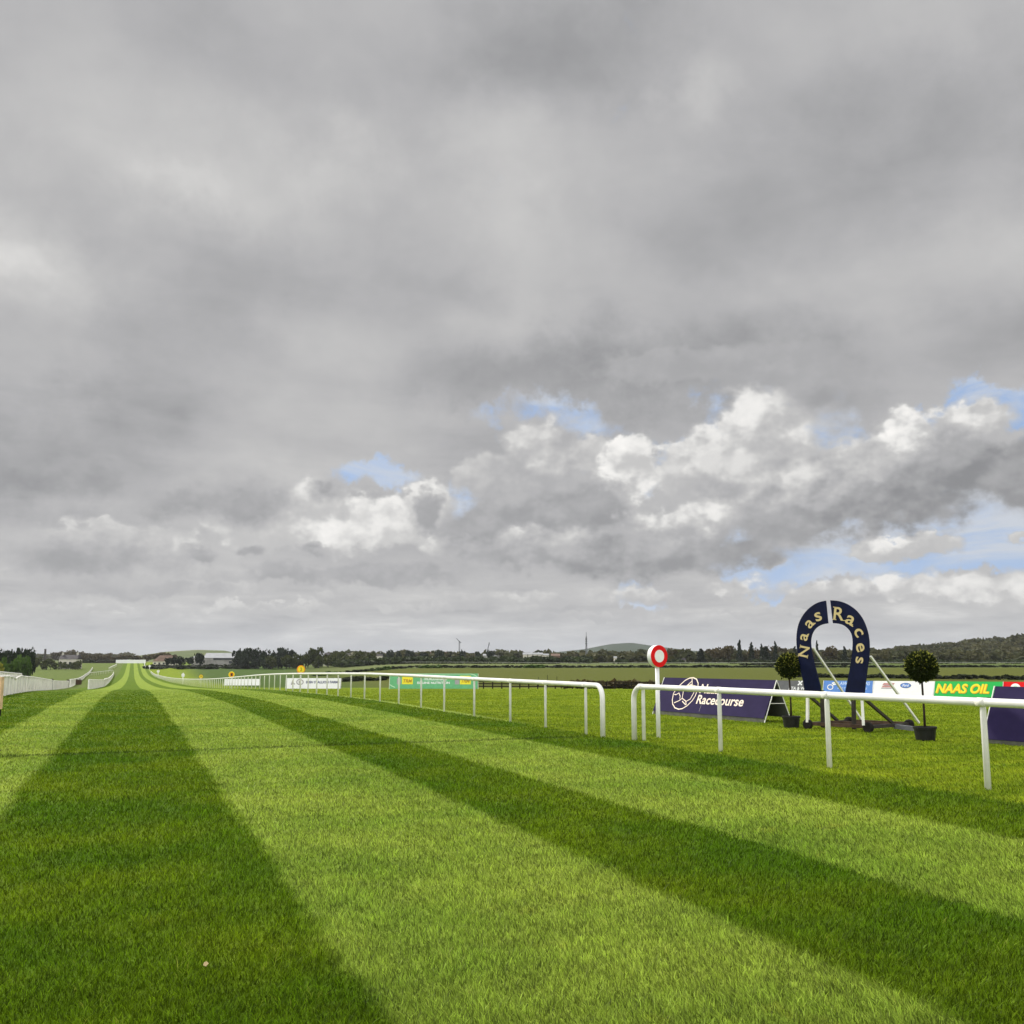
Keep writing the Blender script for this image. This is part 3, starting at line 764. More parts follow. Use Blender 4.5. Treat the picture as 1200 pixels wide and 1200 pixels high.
# lettering
def serif(ch):
    v,f=text2d(ch,bold=.014)
    v=list(v); f=list(f)
    xs=[p[0] for p in v]; ys=[p[1] for p in v]; w=max(xs)-min(xs); h=max(ys)-min(ys); x0=min(xs); y0=min(ys)
    def bar(cx,cy,ww,hh):
        o=len(v); v.extend([(cx-ww/2,cy-hh/2),(cx+ww/2,cy-hh/2),(cx+ww/2,cy+hh/2),(cx-ww/2,cy+hh/2)]); f.append((o,o+1,o+2,o+3))
    if ch=='N':
        for cx,cy in ((x0+.1*w,y0+.03*h),(x0+.06*w,y0+.97*h),(x0+.9*w,y0+.97*h)): bar(cx,cy,.36*w,.06*h)
    if ch=='R':
        for cx,cy in ((x0+.12*w,y0+.03*h),(x0+.06*w,y0+.97*h),(x0+.97*w,y0+.03*h)): bar(cx,cy,.38*w,.06*h)
    if ch in 'a': bar(x0+w*1.0,y0+.04*h,.22*w,.1*h)
    mx=(min(p[0] for p in v)+max(p[0] for p in v))/2; my=y0+h/2
    return [((p[0]-mx)/h,(p[1]-my)/h) for p in v],f
b=MB()
for ch,cx,cy,rot,hp,wk in (('N',298,450,78,82,1.15),('a',302,324,73,62,1.15),('a',349,216,47,66,1.15),('s',416,160,20,74,1.1),('R',590,136,-6,108,1.0),('a',685,192,-27,76,1.15),('c',750,292,-58,70,1.2),('e',764,415,-78,70,1.15),('s',757,520,-97,64,1.25)):
    v,f=serif(ch); a=R(rot); ca,sa=math.cos(a),math.sin(a); vs=[]
    for x,y in v:
        x*=hp*wk; y*=hp; X=x*ca-y*sa; Y=x*sa+y*ca
        vs.append(HP.hit(*c7(cx+X,cy-Y),off=.008))
    b.add(vs,f)
part(b,'lettering',M['cream'],root)
# supports
up=Vector((0,0,1))
back=-HP.n
def hp(px,py): return HP.hit(px,py)
pA=hp(962.0,812); pB=hp(997.6,812)
gA=hs_a.copy(); 
for px in (962.6,999.0):
    t=hp(px-.8,809)+back*.06; g=Vector((hp(px,850).x,hp(px,850).y,0))+back*.06
    part(MB().beam(g+up*.05,t,.075),'upright',M['dark'],root)
g0=Vector(hp(948.5,853)); g0.z=0; g1=Vector(hp(1019.5,858)); g1.z=0
eL=HP.u if HP.u.dot(g1-g0)>0 else -HP.u
ww=(g1-g0).length
bk=back*1.75
part(MB().beam(g0+up*.13,g1+up*.13,.08),'base_beam',M['rust'],root)
part(MB().beam(g0+up*.13+bk*.5,g1+up*.13+bk*.5,.08),'base_beam',M['rust'],root)
part(MB().beam(g0+up*.13+bk,g1+up*.13+bk,.08),'base_beam',M['rust'],root)
for g in (g0,g1): part(MB().beam(g+up*.125,g+up*.125+bk,.075),'base_beam',M['dark'],root)
for q in (g0,g1,g0+bk,g1+bk):
    nn=eL; 
    mx=Matrix.Identity(3); ax=back; z_=ax; x_=up.cross(ax).normalized(); mx=Matrix((x_,up,z_)).transposed()
    w_ob=part(MB().lathe([(.10,-.045),(.125,-.03),(.125,.03),(.10,.045)],q+up*.115-back*.06,16,mx),'wheel',M['rubber'],root)
# white props (front) and dark diagonals
for px,pt in ((948.6,818),(1011.8,820)):
    t=hp(px-1.0,pt-8); g=Vector(hp(px+ .8 if px<1000 else px+3,851)); g.z=.16
    part(MB().beam(g-back*.10,t-back*.04,.06),'prop',M['white'],root)
    t2=t+back*.03-up*.12; e2=g+back*1.15; e2.z=.16
    part(MB().beam(t2,Vector((e2.x,e2.y,.16)),.06),'diagonal_brace',M['dark'],root)
for (px,py,kk) in ((951.5,759,1.75),(1018.6,769,1.75)):
    t=hp(px,py)+back*.05; g=Vector((t.x,t.y,.16))+back*kk+eL*.12
    part(MB().beam(t,g,.045),'back_stay',M['white'],root)
part(MB().beam(g1+bk*.6+up*.1,g1+bk*.6+eL*.5+up*.07,.10),'tow_bar',M['galv'],root)

# ------------------------------------------------------------------ topiary trees
def topiary(label,px,base_py,dep,ball_py,ball_r,seed,potr):
    p=at(px,dep,0.0); rs=random.Random(seed)
    root=thing('potted_bay_tree',label,'potted tree',p,'potted ball trees beside the horseshoe arch')
    part(MB().lathe([(potr*.80,0),(potr*.84,.02),(potr*.97,.235),(potr*1.04,.24),(potr*1.06,.285),(potr*.98,.29),(potr*.94,.25)],p,24),'pot',M['pot'],root)
    part(MB().lathe([(potr*.92,.24),(potr*.9,.255)],p,20),'soil',M['stem'],root)
    zb=zrow(ball_py,dep)
    part(MB().tube([p+up*.2,p+Vector((.015,.01,.6)),p+Vector((-.01,.0,zb-.15)),p+Vector((0,0,zb))],[.028,.022,.02,.015],8),'stem',M['stem'],root)
    c=p+up*zb
    def leaves(n,lit_):
        b=MB()
        for i in range(n):
            d=Vector((rs.gauss(0,1),rs.gauss(0,1),rs.gauss(0,1))).normalized()
            if lit_:
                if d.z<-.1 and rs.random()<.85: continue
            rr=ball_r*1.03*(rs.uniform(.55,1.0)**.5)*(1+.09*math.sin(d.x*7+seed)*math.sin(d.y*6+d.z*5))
            if lit_: rr=ball_r*rs.uniform(.9,1.10)
            q=c+d*rr*(1+.03*rs.gauss(0,1))
            ax=(d+Vector((rs.gauss(0,.5),rs.gauss(0,.5),rs.gauss(.35,.5)))).normalized()
            s_=ax.cross(Vector((rs.gauss(0,1),rs.gauss(0,1),rs.gauss(0,1)))).normalized()
            L=rs.uniform(.04,.078)*(0.9 if lit_ else 1); wd=L*.25
            nn=ax.cross(s_)*L*.12
            b.add([q,q+ax*L*.5+s_*wd+nn,q+ax*L,q+ax*L*.5-s_*wd+nn],[(0,1,2),(0,2,3)])
        return b
    lo=part(leaves(5200,False),'foliage',M['topiary'],root)
    part(leaves(760 if seed==1 else 520,True),'lit_top_leaves',M['topiarylit'],root)  # brighter leaves, mostly on the upper side, painting in the sunlit top
topiary('ball-clipped tree in a black pot, left of the horseshoe arch',924.5,851,25.7,780.5,.275,1,.215)
topiary('ball-clipped tree in a black pot, right of the horseshoe arch',1079.3,866,21.6,781,.282,2,.225)

# ------------------------------------------------------------------ object at left edge, leaf
def sidebox():
    dep=18.8; p=at(-6,dep); root=thing('timber_sign_box','pale timber framed box on a black stand at the left photo edge','sign',p)
    zt=zrow(793,dep); zb=zrow(830,dep); s=dep/FH
    u=Vector((CA,-SA,0)); c=at(-12,dep); 
    rt=Matrix.Rotation(-YAW,3,'Z')
    part(MB().box(c+up*((zt+zb)/2),(34*s,.10,(zt-zb)),rot=rt),'box',M['timber'],root)
    part(MB().box(c+up*((zt+zb)/2)-Vector((SA,CA,0))*.06,(27*s,.02,(zt-zb)*.72),rot=rt),'face',M['orange'],root)
    part(MB().tube([p+up*.05,p+up*zb],.022,8),'stand',M['dark'],root)
    part(MB().box(at(2,dep)+up*(zb*.5),(.02,.02,zb)),'cable',M['dark'],root)
    part(MB().lathe([(.06,-.09),(.10,-.05),(.10,.05),(.06,.09)],at(-1.5,dep)+up*(zb-.07),14),'knob',M['rubber'],root)
    part(MB().lathe([(.14,0),(.15,.03),(.08,.16),(.03,.17)],at(-2.5,dep),16),'foot',M['rubber'],root)
sidebox()
lf=G(241,1139); mb=MB(); mb.add([(lf.x-.014,lf.y,.035),(lf.x,lf.y-.012,.03),(lf.x+.014,lf.y,.042),(lf.x+.004,lf.y+.016,.05),(lf.x-.01,lf.y+.014,.045)],[(0,1,2,3,4)])
single(mb,'fallen_leaf',M['leaftan'],lf,'single dry tan leaf lying in the turf near the bottom left','leaf')

# ------------------------------------------------------------------ trees
def crown_mesh(kind,seed,n=520):
    rs=np.random.default_rng(seed); V=[];F_=[]
    lobes=[]
    if kind=='broad':
        for k in range(9): lobes.append((rs.uniform(-.30,.30),rs.uniform(-.28,.28),rs.uniform(.36,.80),rs.uniform(.15,.25)))
        lobes.append((0,0,.55,.3))
    elif kind=='bush':
        for k in range(8): lobes.append((rs.uniform(-.55,.55),rs.uniform(-.4,.4),rs.uniform(.2,.68),rs.uniform(.2,.32)))
    elif kind=='conifer':
        for k in range(12):
            t=k/11; lobes.append((rs.uniform(-.05,.05),rs.uniform(-.05,.05),.14+.80*t,.25*(1-t)**.8+.03))
    pts=[]
    for i in range(n):
        l=lobes[rs.integers(len(lobes))]; d=rs.normal(size=3); d/=np.linalg.norm(d); q=l[3]*rs.uniform(.65,1.08)
        pts.append((l[0]+d[0]*q,l[1]+d[1]*q,l[2]+d[2]*q*(.85 if kind!='conifer' else .5)))
    s0={'broad':.052,'bush':.06,'conifer':.042}[kind]
    for p in pts:
        a=rs.normal(size=3);a/=np.linalg.norm(a); b=np.cross(a,rs.normal(size=3)); b/=np.linalg.norm(b); s=s0*rs.uniform(.6,1.4)
        o=len(V); p=np.array(p)
        V+= [p-a*s-b*s*.7,p+a*s-b*s*.6,p+a*s*.8+b*s,p-a*s*.7+b*s*.8]; F_.append((o,o+1,o+2,o+3))
    V=np.array(V); V[:,2]=np.maximum(V[:,2],.02); V[:,2]/=V[:,2].max()
    return V,F_
CR={}
for kind in ('broad','bush','conifer'):
    for s_ in range(4):
        V,F_=crown_mesh(kind,s_*7+len(kind),{'broad':620,'bush':520,'conifer':620}[kind]); CR[(kind,s_)]=(V,F_)
meshcache={}
def tree(name,label,cat,px,dep,top,width_px,kind,mkey,group,seed=0,base=None):
    p=at(px,dep) if base is None else base
    h=zrow(top,dep)-p.z; wd=width_px*dep/FH
    k=(kind,seed%4,mkey)
    if k not in meshcache:
        V,F_=CR[(kind,seed%4)]; me=bpy.data.meshes.new('crown'); me.from_pydata(V.tolist(),[],F_); me.materials.append(M[mkey]); me.update(); meshcache[k]=me
        wn=np.ptp(V[:,0]); me['w']=float(wn)
    if ('trunk',) not in meshcache:
        t=MB(); t.tube([(0,0,-.02),(0.01,0,.25),(0,.01,.6)],[.035,.025,.012],6)
        t.tube([(0.01,0,.25),(.12,.05,.5)],[.015,.006],5); t.tube([(0.01,0,.3),(-.12,-.03,.55)],[.014,.006],5)
        me=bpy.data.meshes.new('trunk'); me.from_pydata(t.v,[],t.f); me.materials.append(M['stem']); meshcache[('trunk',)]=me
    root=thing(name,label,cat,p,group)
    me=meshcache[k]; rz=random.uniform(0,6.28); sx=wd/me['w']
    c=bpy.data.objects.new('crown',me); col.objects.link(c); c.parent=root; c.scale=(sx,sx,h); c.rotation_euler=(0,0,rz)
    t=bpy.data.objects.new('trunk',meshcache[('trunk',)]); col.objects.link(t); t.parent=root; t.scale=(h*.8,h*.8,h)
    return root
ORD=['leftmost','second from the left','third from the left','fourth from the left','fifth from the left','sixth from the left','seventh from the left','eighth from the left','ninth from the left','tenth from the left','eleventh from the left','twelfth from the left']
def row(name,desc,cat,items,kind,mkey,group,dep):
    for i,(px,top,w) in enumerate(items):
        tree(name,f'{desc}, {ORD[i]}' if len(items)>1 else desc,cat,px,dep+random.uniform(-8,8),top,w,kind,mkey,group,seed=i+len(desc))
row('pine_tree','dark conifer in the clump at the left edge','tree',[(-8,758,24),(0,759.5,22),(7,759,20),(14,760.5,20),(21,759,20),(27,758,18),(32,756.5,16),(36,761,14)],'broad','ever','dark conifers at the left edge',330)
row('bush','green rounded bush below the dark conifers','bush',[(-4,768,22),(11,768,22),(24,766,22),(33,769,16)],'bush','fresh','green bushes below the conifers',300)
row('bush','bright yellow-green bush at the left edge above the white fence','bush',[(2,773,13)],'bush','gorse',None,280)
row('bush','dark olive bush in front of the slate-roofed house','bush',[(42,768,14),(50,772,15),(60,771,16),(69,774.5,14),(77,775.5,14),(86,773,14),(92,774.5,10)],'bush','olive','bushes around the slate-roofed house',620)
row('tree','rounded skyline tree left of the course end','tree',[(64,764,12),(74,762,15),(84,761,16),(95,763,15),(104,765,13),(115,765,9),(127,764.5,9),(139,766,12)],'broad','brownf','skyline trees left of the course end',1250)
row('tree','brownish tree behind the far white hoarding','tree',[(101,767,16),(113,768,14),(124,767,14),(135,768.5,15),(147,767,16),(159,767.5,16),(171,766.5,14),(181,765,14),(193,764,15),(203,766,12)],'broad','brownf','brownish trees behind the course end',960)
row('tree','dark tree between hipped house and barn','tree',[(197,770,9),(204,769,10),(212,768.5,12),(222,769,12),(234,764.5,14)],'broad','ever','trees between house and barn',690)
row('evergreen_tree','dark evergreen in the dense belt right of the barn','tree',[(280,759.5,14),(289,758.5,15),(299,758,16),(310,760,14),(320,762,13),(330,758,15),(340,759,12)],'broad','ever','dark evergreen belt right of the barn',660)
row('tree','olive tree right of the dark evergreen belt','tree',[(318,768,16),(336,767,16),(350,765,14),(358,764,14),(370,757.5,18),(384,765,14),(394,764,14),(405,763,16),(420,762,18),(434,764,14)],'broad','olive','olive trees right of the evergreen belt',640)
row('tree','dark skyline tree in the middle distance','tree',[(448,764,8),(456,761,11),(468,762,8),(480,761,13),(497,763,9),(516,761,14),(541,761,8),(560,763,9),(575,761,9)],'broad','ever','dark skyline trees in the middle distance',820)
row('pine_tree','tall dark conifer right of the winning post','tree',[(821,760,14),(867,749.5,9),(881,752,9),(893,754,7),(909,751,7),(897,757,16),(932,757,10),(958,750,6),(990,757,8)],'conifer','ever','tall conifers in the right woods',640)
row('tree','brown budding tree between winning post and arch','tree',[(790,759,16),(806,760,15),(838,758,22),(853,756,18),(882,758,16),(898,756,20),(915,757,16),(948,758,16),(973,756,20)],'broad','brownf','brown trees in the right woods',660)

row('bush','dark evergreen bush below the belt right of the barn','bush',[(279,766,20),(291,765,22),(303,766,22),(315,767,22),(327,768,22),(339,767,22)],'bush','ever','evergreen bushes below the belt',650)
row('bush','olive bush below the trees above the printed banner','bush',[(349,769,18),(361,768,20),(373,768,20),(385,769,20),(398,768,22),(412,768,22),(426,768,22)],'bush','olive','olive bushes below the trees',630)
# stuff: masses of far woodland, hedges, scrub
def mass(name,label,cat,mkey,items,quads=70,kinds=('broad','bush')):
    """items: (position Vector, height, width)"""
    VV=[];FF=[];o=0
    for i,(p,h,w) in enumerate(items):
        V,F_=CR[(kinds[i%len(kinds)],random.randrange(4))]
        idx=np.random.default_rng(i).permutation(len(F_))[:quads]
        sc=1.0+0.9*(1-quads/len(F_))
        for k in idx:
            q=V[list(F_[k])]; c=q.mean(0); q=c+(q-c)*sc*1.5
            a=i*1.7; x=q[:,0]*math.cos(a)-q[:,1]*math.sin(a); y=q[:,0]*math.sin(a)+q[:,1]*math.cos(a)
            VV.append(np.stack([x*w+p.x,y*w+p.y,q[:,2]*h+p.z],-1)); FF.append((o,o+1,o+2,o+3)); o+=4
    V=np.concatenate(VV); me=bpy.data.meshes.new(name); me.from_pydata(V.tolist(),[],FF); me.update(); me.materials.append(M[mkey])
    ob=bpy.data.objects.new(name,me); col.objects.link(ob); tag(ob,label,cat,kind='stuff'); return ob
rs=random.Random(5)
it=[]
for k in range(900):       # hill woods at the right
    px=rs.uniform(930,1420); dep=rs.uniform(830,1750); 
    p=at(px,dep); it.append((p,rs.uniform(7,12),rs.uniform(9,16)))
for k in range(170):
    px=rs.uniform(700,1400); dep=rs.uniform(640,820); p=at(px,dep); it.append((p,rs.uniform(5.5,9.5)*(1 if px>760 else .8),rs.uniform(8,13)))
mass('hill_woodland','mixed brown and green woodland climbing the hill behind the arch','woodland','wood',it,64)
it=[]
for k in range(330):
    px=rs.uniform(395,720); dep=rs.uniform(900,1500); it.append((at(px,dep),rs.uniform(8,12),rs.uniform(10,18)))
for k in range(120):
    px=rs.uniform(700,960); dep=rs.uniform(900,1300); it.append((at(px,dep),rs.uniform(9,13),rs.uniform(10,18)))
for k in range(170):
    px=rs.uniform(20,150); dep=rs.uniform(1500,2400); it.append((at(px,dep),rs.uniform(7,11),rs.uniform(12,20)))
mass('far_woodland','hazy low woodland along the horizon','woodland','wood',it,56)
it=[]
for k in range(230):
    px=rs.uniform(395,690)if k%3 else rs.uniform(690,1400); dep=rs.uniform(585,625); it.append((at(px,dep),rs.uniform(3.0,4.6)*(1 if px<690 else .6),rs.uniform(4,7)))
mass('scrub','low dark scrub along the far edge of the fields','scrub','bushes',it,80,('bush',))
it=[]
for k in range(70):
    px=rs.uniform(170,300); it.append((at(px,rs.uniform(640,690)),rs.uniform(1.5,2.4),rs.uniform(4,7)))
for k in range(40):
    px=rs.uniform(95,136); it.append((at(px,rs.uniform(850,900)),rs.uniform(1.5,2.6),rs.uniform(5,8)))
mass('scrub','low dark bushes along the foot of the houses and barn','scrub','hedge',it,90,('bush',))
def hedge(label,px0,px1,d0,d1,h,w,step,jit=.25,mk='hedge',quads=60):
    a=at(px0,d0); b=at(px1,d1); n=int((b-a).length/step); it=[]
    for i in range(n+1):
        q=a.lerp(b,i/n); q.z=H(q.x,q.y)-.05; it.append((q,h*rs.uniform(1-jit,1+jit),w*rs.uniform(.8,1.3)))
    o=mass('hedge',label,'hedge',mk,it,quads,('bush',)); return o
def hedge_thing(*a,**k):
    o=hedge(*a,**k); del o['kind']; return o
hedge_thing('long low dark hedge crossing the fields below the back straight',368,1330,402,405,1.05,3.2,2.2,.2)
hedge_thing('dark hedge line in the right-hand field behind the arch and the boards',938,1300,262,215,1.0,2.6,1.2,.3)
hedge_thing('short dark hedge under the woods at the right',872,1010,470,480,1.0,4,2.6,.2)
hedge_thing('low brown-topped hedge behind the dark post and rail fence',670,766,116,118,1.02,1.6,.6,.12,mk='brownf')
hedge_thing('dark brushwood strip left of the green banner beyond the rail',385,452,250,240,1.0,3,1.6,.3)
for x0,x1,d in ((440,455,396),(497,512,396),(383,396,396),(620,634,398)):
    hedge_thing({440:'pale green bush patch on the long hedge above the green banner',497:'second pale green bush patch on the long hedge, nearer the middle',383:'pale green bush patch on the hedge above the printed white banner',620:'pale bush patch on the long hedge above the three bare stakes'}[x0],x0,x1,d,d,1.35,3,2.0,.2,mk='fresh')

# post and rail fences
def wood_fence(label,px0,d0,px1,d1,h=1.05,step=2.2,w=.12,rails=(.35,.7,1.0)):
    a=at(px0,d0); b=at(px1,d1); n=int((b-a).length/step); pts=[a.lerp(b,i/n) for i in range(n+1)]
    for p in pts: p.z=H(p.x,p.y)
    root=thing('timber_fence',label,'fence',pts[0])
    for i,p in enumerate(pts): part(MB().box(p+up*(h/2),(w,w,h+.1)),'post',M['fencewood'],root)
    for rr in rails:
        mb=MB()
        for p,q in zip(pts[:-1],pts[1:]): mb.beam(p+up*h*rr,q+up*h*rr,.05,.11)
        part(mb,'rail',M['fencewood'],root)
wood_fence('dark timber post and rail fence beyond the rail gap, left of the winning post',545,104,768,112,.72,step=.95,w=.10)
# three bare stakes
for i,(px,lab) in enumerate(((631,'leftmost of the three bare stakes in the field beyond the rail'),(641.5,'middle and tallest of the three bare stakes in the field beyond the rail'),(652.5,'rightmost of the three bare stakes in the field beyond the rail'))):
    p=at(px,150); mb=MB(); mb.tube([p-up*.2,p+up*(1.4,1.7,1.5)[i]],[.05,.035],6); mb.box(p+up*.6,(.12,.05,.08)); single(mb,'stake',M['fencewood'],p,lab,'stake','bare stakes in the field')
for px,dep,lab in ((306.5,330,'thin grey pole in the green field above the blank white banner'),(325.5,330,'thin grey pole in the green field left of the large orange disc')):
    p=at(px,dep); mb=MB(); mb.tube([p-up*.2,p+up*1.9],[.07,.06],6); mb.box(p+up*1.9,(.2,.1,.12)); single(mb,'field_pole',M['galv'],p,lab,'pole','poles in the green field')

# ------------------------------------------------------------------ buildings
def house(name,label,px0,px1,dep,eave,ridge,wall,roof,hip=False,depthm=8,cat='house',windows=3,chim=None,yaw=0,group=None):
    a=at(px0,dep); b=at(px1,dep); zb=min(a.z,b.z)-.5; ze=zrow(eave,dep); zr=zrow(ridge,dep)
    L=(b-a).length; u=(b-a).normalized(); v=Vector((SA,CA,0)); c=(a+b)/2+v*depthm/2
    rot=Matrix((u,v,up)).transposed()
    root=thing(name,label,cat,Vector((c.x,c.y,zb)),group)
    Wl=part(MB().box(Vector((c.x,c.y,(zb+ze)/2)),(L,depthm,ze-zb),rot=rot),'wall',M[wall],root)
    def P(x,y,z): return Vector((c.x,c.y,0))+u*x+v*y+up*z
    o=.3; hx=L/2+o; hy=depthm/2+o; r=hx-(depthm*.5 if hip else 0)
    vs=[P(-hx,-hy,ze),P(hx,-hy,ze),P(hx,hy,ze),P(-hx,hy,ze),P(-r,0,zr),P(r,0,zr)]
    rf=part(MB().add(vs,[(0,1,5,4),(2,3,4,5),(1,2,5),(3,0,4),(3,2,1,0)]),'roof',M[roof],root)
    for k in range(windows):
        x=-L/2+L*(k+.5)/windows; hgt=(ze-zb-.5)*.35
        part(MB().box(P(x,-depthm/2-.03,zb+.5+(ze-zb-.5)*.55),(min(1.6,L/windows*.45),.1,hgt),rot=rot),'window',M['glass'],root)
    if chim:
        for cx in chim: part(MB().box(P(cx*L/2,0,zr+.4),(1.0,.8,2.2),rot=rot),'chimney',M[wall],root)
    return root
house('house','hipped brown-roofed house with pale walls right of the white hoarding',179,205,740,775,768,'wall_cream','roof_brown',hip=True,windows=5)
house('barn','long pale-roofed barn with open dark bay beside the evergreen belt',238.5,275,700,771,765.2,'wall_grey','roof_pale',windows=0,cat='barn',depthm=14)
p=at(262.5,699.9); 
bb=[o for o in ROOTS if o.name=='barn'][0]
u=(at(275,700)-at(238.5,700)).normalized(); v=Vector((SA,CA,0)); rot=Matrix((u,v,up)).transposed()
part(MB().box(Vector((at(262.5,699.8).x,at(262.5,699.8).y,zrow(772.3,700))),(14.5,.2,1.1),rot=rot),'open_bay',M['glass'],bb)
part(MB().box(Vector((at(270,699.8).x,at(270,699.8).y,zrow(776,700))),(1.8,.25,1.6),rot=rot),'door',M['glass'],bb)
house('barn','small pale hip-roofed shed at the left end of the long barn',224,238,705,771,765.8,'wall_grey','roof_pale',hip=True,windows=1,cat='barn',depthm=10)
house('house','dark slate-roofed house with cream gable among the left bushes',69,90,640,772.5,767.5,'wall_cream','roof_dark',windows=4,chim=[-.9,.75])
house('house','small white house showing through the trees left of centre',438,447,700,768.6,766.6,'wall_cream','roof_dark',windows=2)
house('house','small cream house among trees above the printed white banner',379.5,385,690,768,764.8,'wall_cream','roof_dark',windows=1)
house('house','low white cottage wall among trees right of the cream house',403,409,700,767.5,765.8,'wall_cream','roof_dark',windows=1)
house('industrial_building','long low pale-roofed building on the skyline below the crane',493,523,1050,763.8,762,'wall_brown','roof_pale',windows=6,cat='building',depthm=20)
for i,(x,lab) in enumerate(((614,'leftmost gabled pale roof of the terrace in the middle distance'),(620,'second gabled pale roof of the terrace in the middle distance'),(626,'third gabled pale roof of the terrace in the middle distance'),(632,'rightmost gabled pale roof of the terrace in the middle distance'))):
    house('house',lab,x-1,x+4,760,767,764.8,'wall_cream','roof_pale',windows=1,group='terrace of gabled houses',depthm=9)
house('house','white house with pale roof right of the gabled terrace',637,643,770,767.8,766,'wall_cream','roof_pale',windows=2)
house('house','reddish brown house between the white house and the mast',646.5,656,775,768.5,766,'wall_brown','roof_brown',windows=2)
house('house','tiny white cottage between the mast and the winning post',720,722.8,640,770.8,769.2,'wall_cream','roof_pale',windows=1,depthm=4)
house('house','tiny white cottage in the hedge behind the dark racecourse board',800,803.5,630,773.5,771.5,'wall_cream','roof_dark',windows=1,depthm=4)
house('industrial_building','grey flat building beside the slanting crane',566,592,900,768.3,766.3,'wall_grey','roof_pale',windows=5,cat='building',depthm=14)

# white hoarding at the end of the course
p0=at(135.8,850); p1=at(170.6,850); mid=(p0+p1)/2
root=thing('white_hoarding','long white hoarding closing the far end of the course','hoarding',mid)
n_=Vector((SA,CA,0)); 
zb=zrow(777.2,850); zt=zrow(773.2,850)
part(MB().prism([Vector((p0.x,p0.y,zb)),Vector((p1.x,p1.y,zb)),Vector((p1.x,p1.y,zt)),Vector((p0.x,p0.y,zt))],-n_,.3),'panel',M['purewhite'],root)
for k in range(9):
    q=p0.lerp(p1,k/8); part(MB().box(Vector((q.x,q.y,(zb+zt)/2))+n_*.3,(.2,.3,zt-zb+.3)),'post',M['white_old'],root)
p0=at(113,848); p1=at(135,850)
root=thing('dark_hoarding','dark screen fence left of the white hoarding at the course end','fence',p0)
zb=zrow(777.4,850); zt=zrow(774.2,850)
part(MB().prism([Vector((p0.x,p0.y,zb)),Vector((p1.x,p1.y,zb)),Vector((p1.x,p1.y,zt)),Vector((p0.x,p0.y,zt))],-n_,.3),'panel',M['fencewood'],root)
for k in range(5):
    q=p0.lerp(p1,k/4); part(MB().box(Vector((q.x,q.y,(zb+zt)/2))-n_*.2,(.3,.2,zt-zb+.2)),'post',M['dark'],root)
# grey access road, left
a,b_,c,d=[at(*q) for q in ((10,330),(30,330),(40,470),(35,470))]
quad=[(13,395),(34,395),(40,640),(37,640)]
V=[];n=12
for i in range(n+1):
    t=i/n; l=at(quad[0][0]*(1-t)+quad[3][0]*t,395*(1-t)+640*t); r_=at(quad[1][0]*(1-t)+quad[2][0]*t,395*(1-t)+640*t)
    V+=[(l.x,l.y,l.z+.3),(r_.x,r_.y,r_.z+.3)]
mb=MB(); mb.add(V,[(2*i,2*i+1,2*i+3,2*i+2) for i in range(n)]); o=mb.build('road',M['asphalt']); tag(o,kind='structure')

# mast, cranes, chimney
def lattice(name,label,cat,px,dep,top,w,m='galv',taper=.35):
    p=at(px,dep); zt=zrow(top,dep); h=zt-p.z; root=thing(name,label,cat,p)
    legs=[(a*w/2,b_*w/2) for a,b_ in ((-1,-1),(1,-1),(1,1),(-1,1))]
    for x,y in legs: part(MB().beam(p+Vector((x,y,0)),p+Vector((x*taper,y*taper,h)),w*.16),'leg',M[m],root)
    mb=MB(); n=int(h/ (w*1.4))
    for i in range(n):
        for j in range(4):
            f0=1-(1-taper)*i/n; f1=1-(1-taper)*(i+1)/n; a=legs[j]; b_=legs[(j+1)%4]
            mb.beam(p+Vector((a[0]*f0,a[1]*f0,h*i/n)),p+Vector((b_[0]*f1,b_[1]*f1,h*(i+1)/n)),w*.10)
    part(mb,'bracing',M[m],root)
    return root,p,h
r,p,h=lattice('lattice_mast','tall thin lattice mast standing alone on the skyline','mast',687.3,900,746,1.5)
part(MB().tube([p+up*h,p+up*(zrow(741,900)-p.z)],.22,6),'antenna',M['galv'],r)
for k,f in enumerate((.72,.82,.9)): part(MB().lathe([(.9,-.5),(.95,.5)],p+up*h*f,10),'antenna_drum',M['galv'],r)
r,p,h=lattice('tower_crane','slim tower crane on the skyline with a short raised jib','crane',538.2,1100,752,1.0,taper=.9)
tp=p+up*h; uu=Vector((CA,-SA,0))
part(MB().beam(tp,tp+uu*-3.2+up*3.4,.6),'jib',M['galv'],r); part(MB().beam(tp,tp+uu*1.9-up*1.2,.7),'counter_jib',M['galv'],r); part(MB().box(tp,(1.2,1.2,1.4)),'cab',M['galv'],r)
p=at(569,950); r=thing('mobile_crane','mobile crane with one slanting boom beside the grey flat building','crane',p)
part(MB().box(p+up*1.6,(4,2.6,2.6)),'body',M['galv'],r); part(MB().beam(p+up*2.5,at(573.3,950,zrow(753,950)),.75),'boom',M['galv'],r); part(MB().beam(at(573.3,950,zrow(753,950)),at(573.9,950,zrow(756.5,950)),.25),'hook_line',M['galv'],r)
p=at(52.3,1000); mb=MB(); mb.lathe([(1.1,0),(.9,zrow(761,1000)-p.z),(1.05,zrow(761,1000)-p.z+.05),(1.05,zrow(760.6,1000)-p.z)],p,14)
single(mb,'chimney_stack',M['dark'],p,'dark slender chimney stack on the left skyline','chimney')

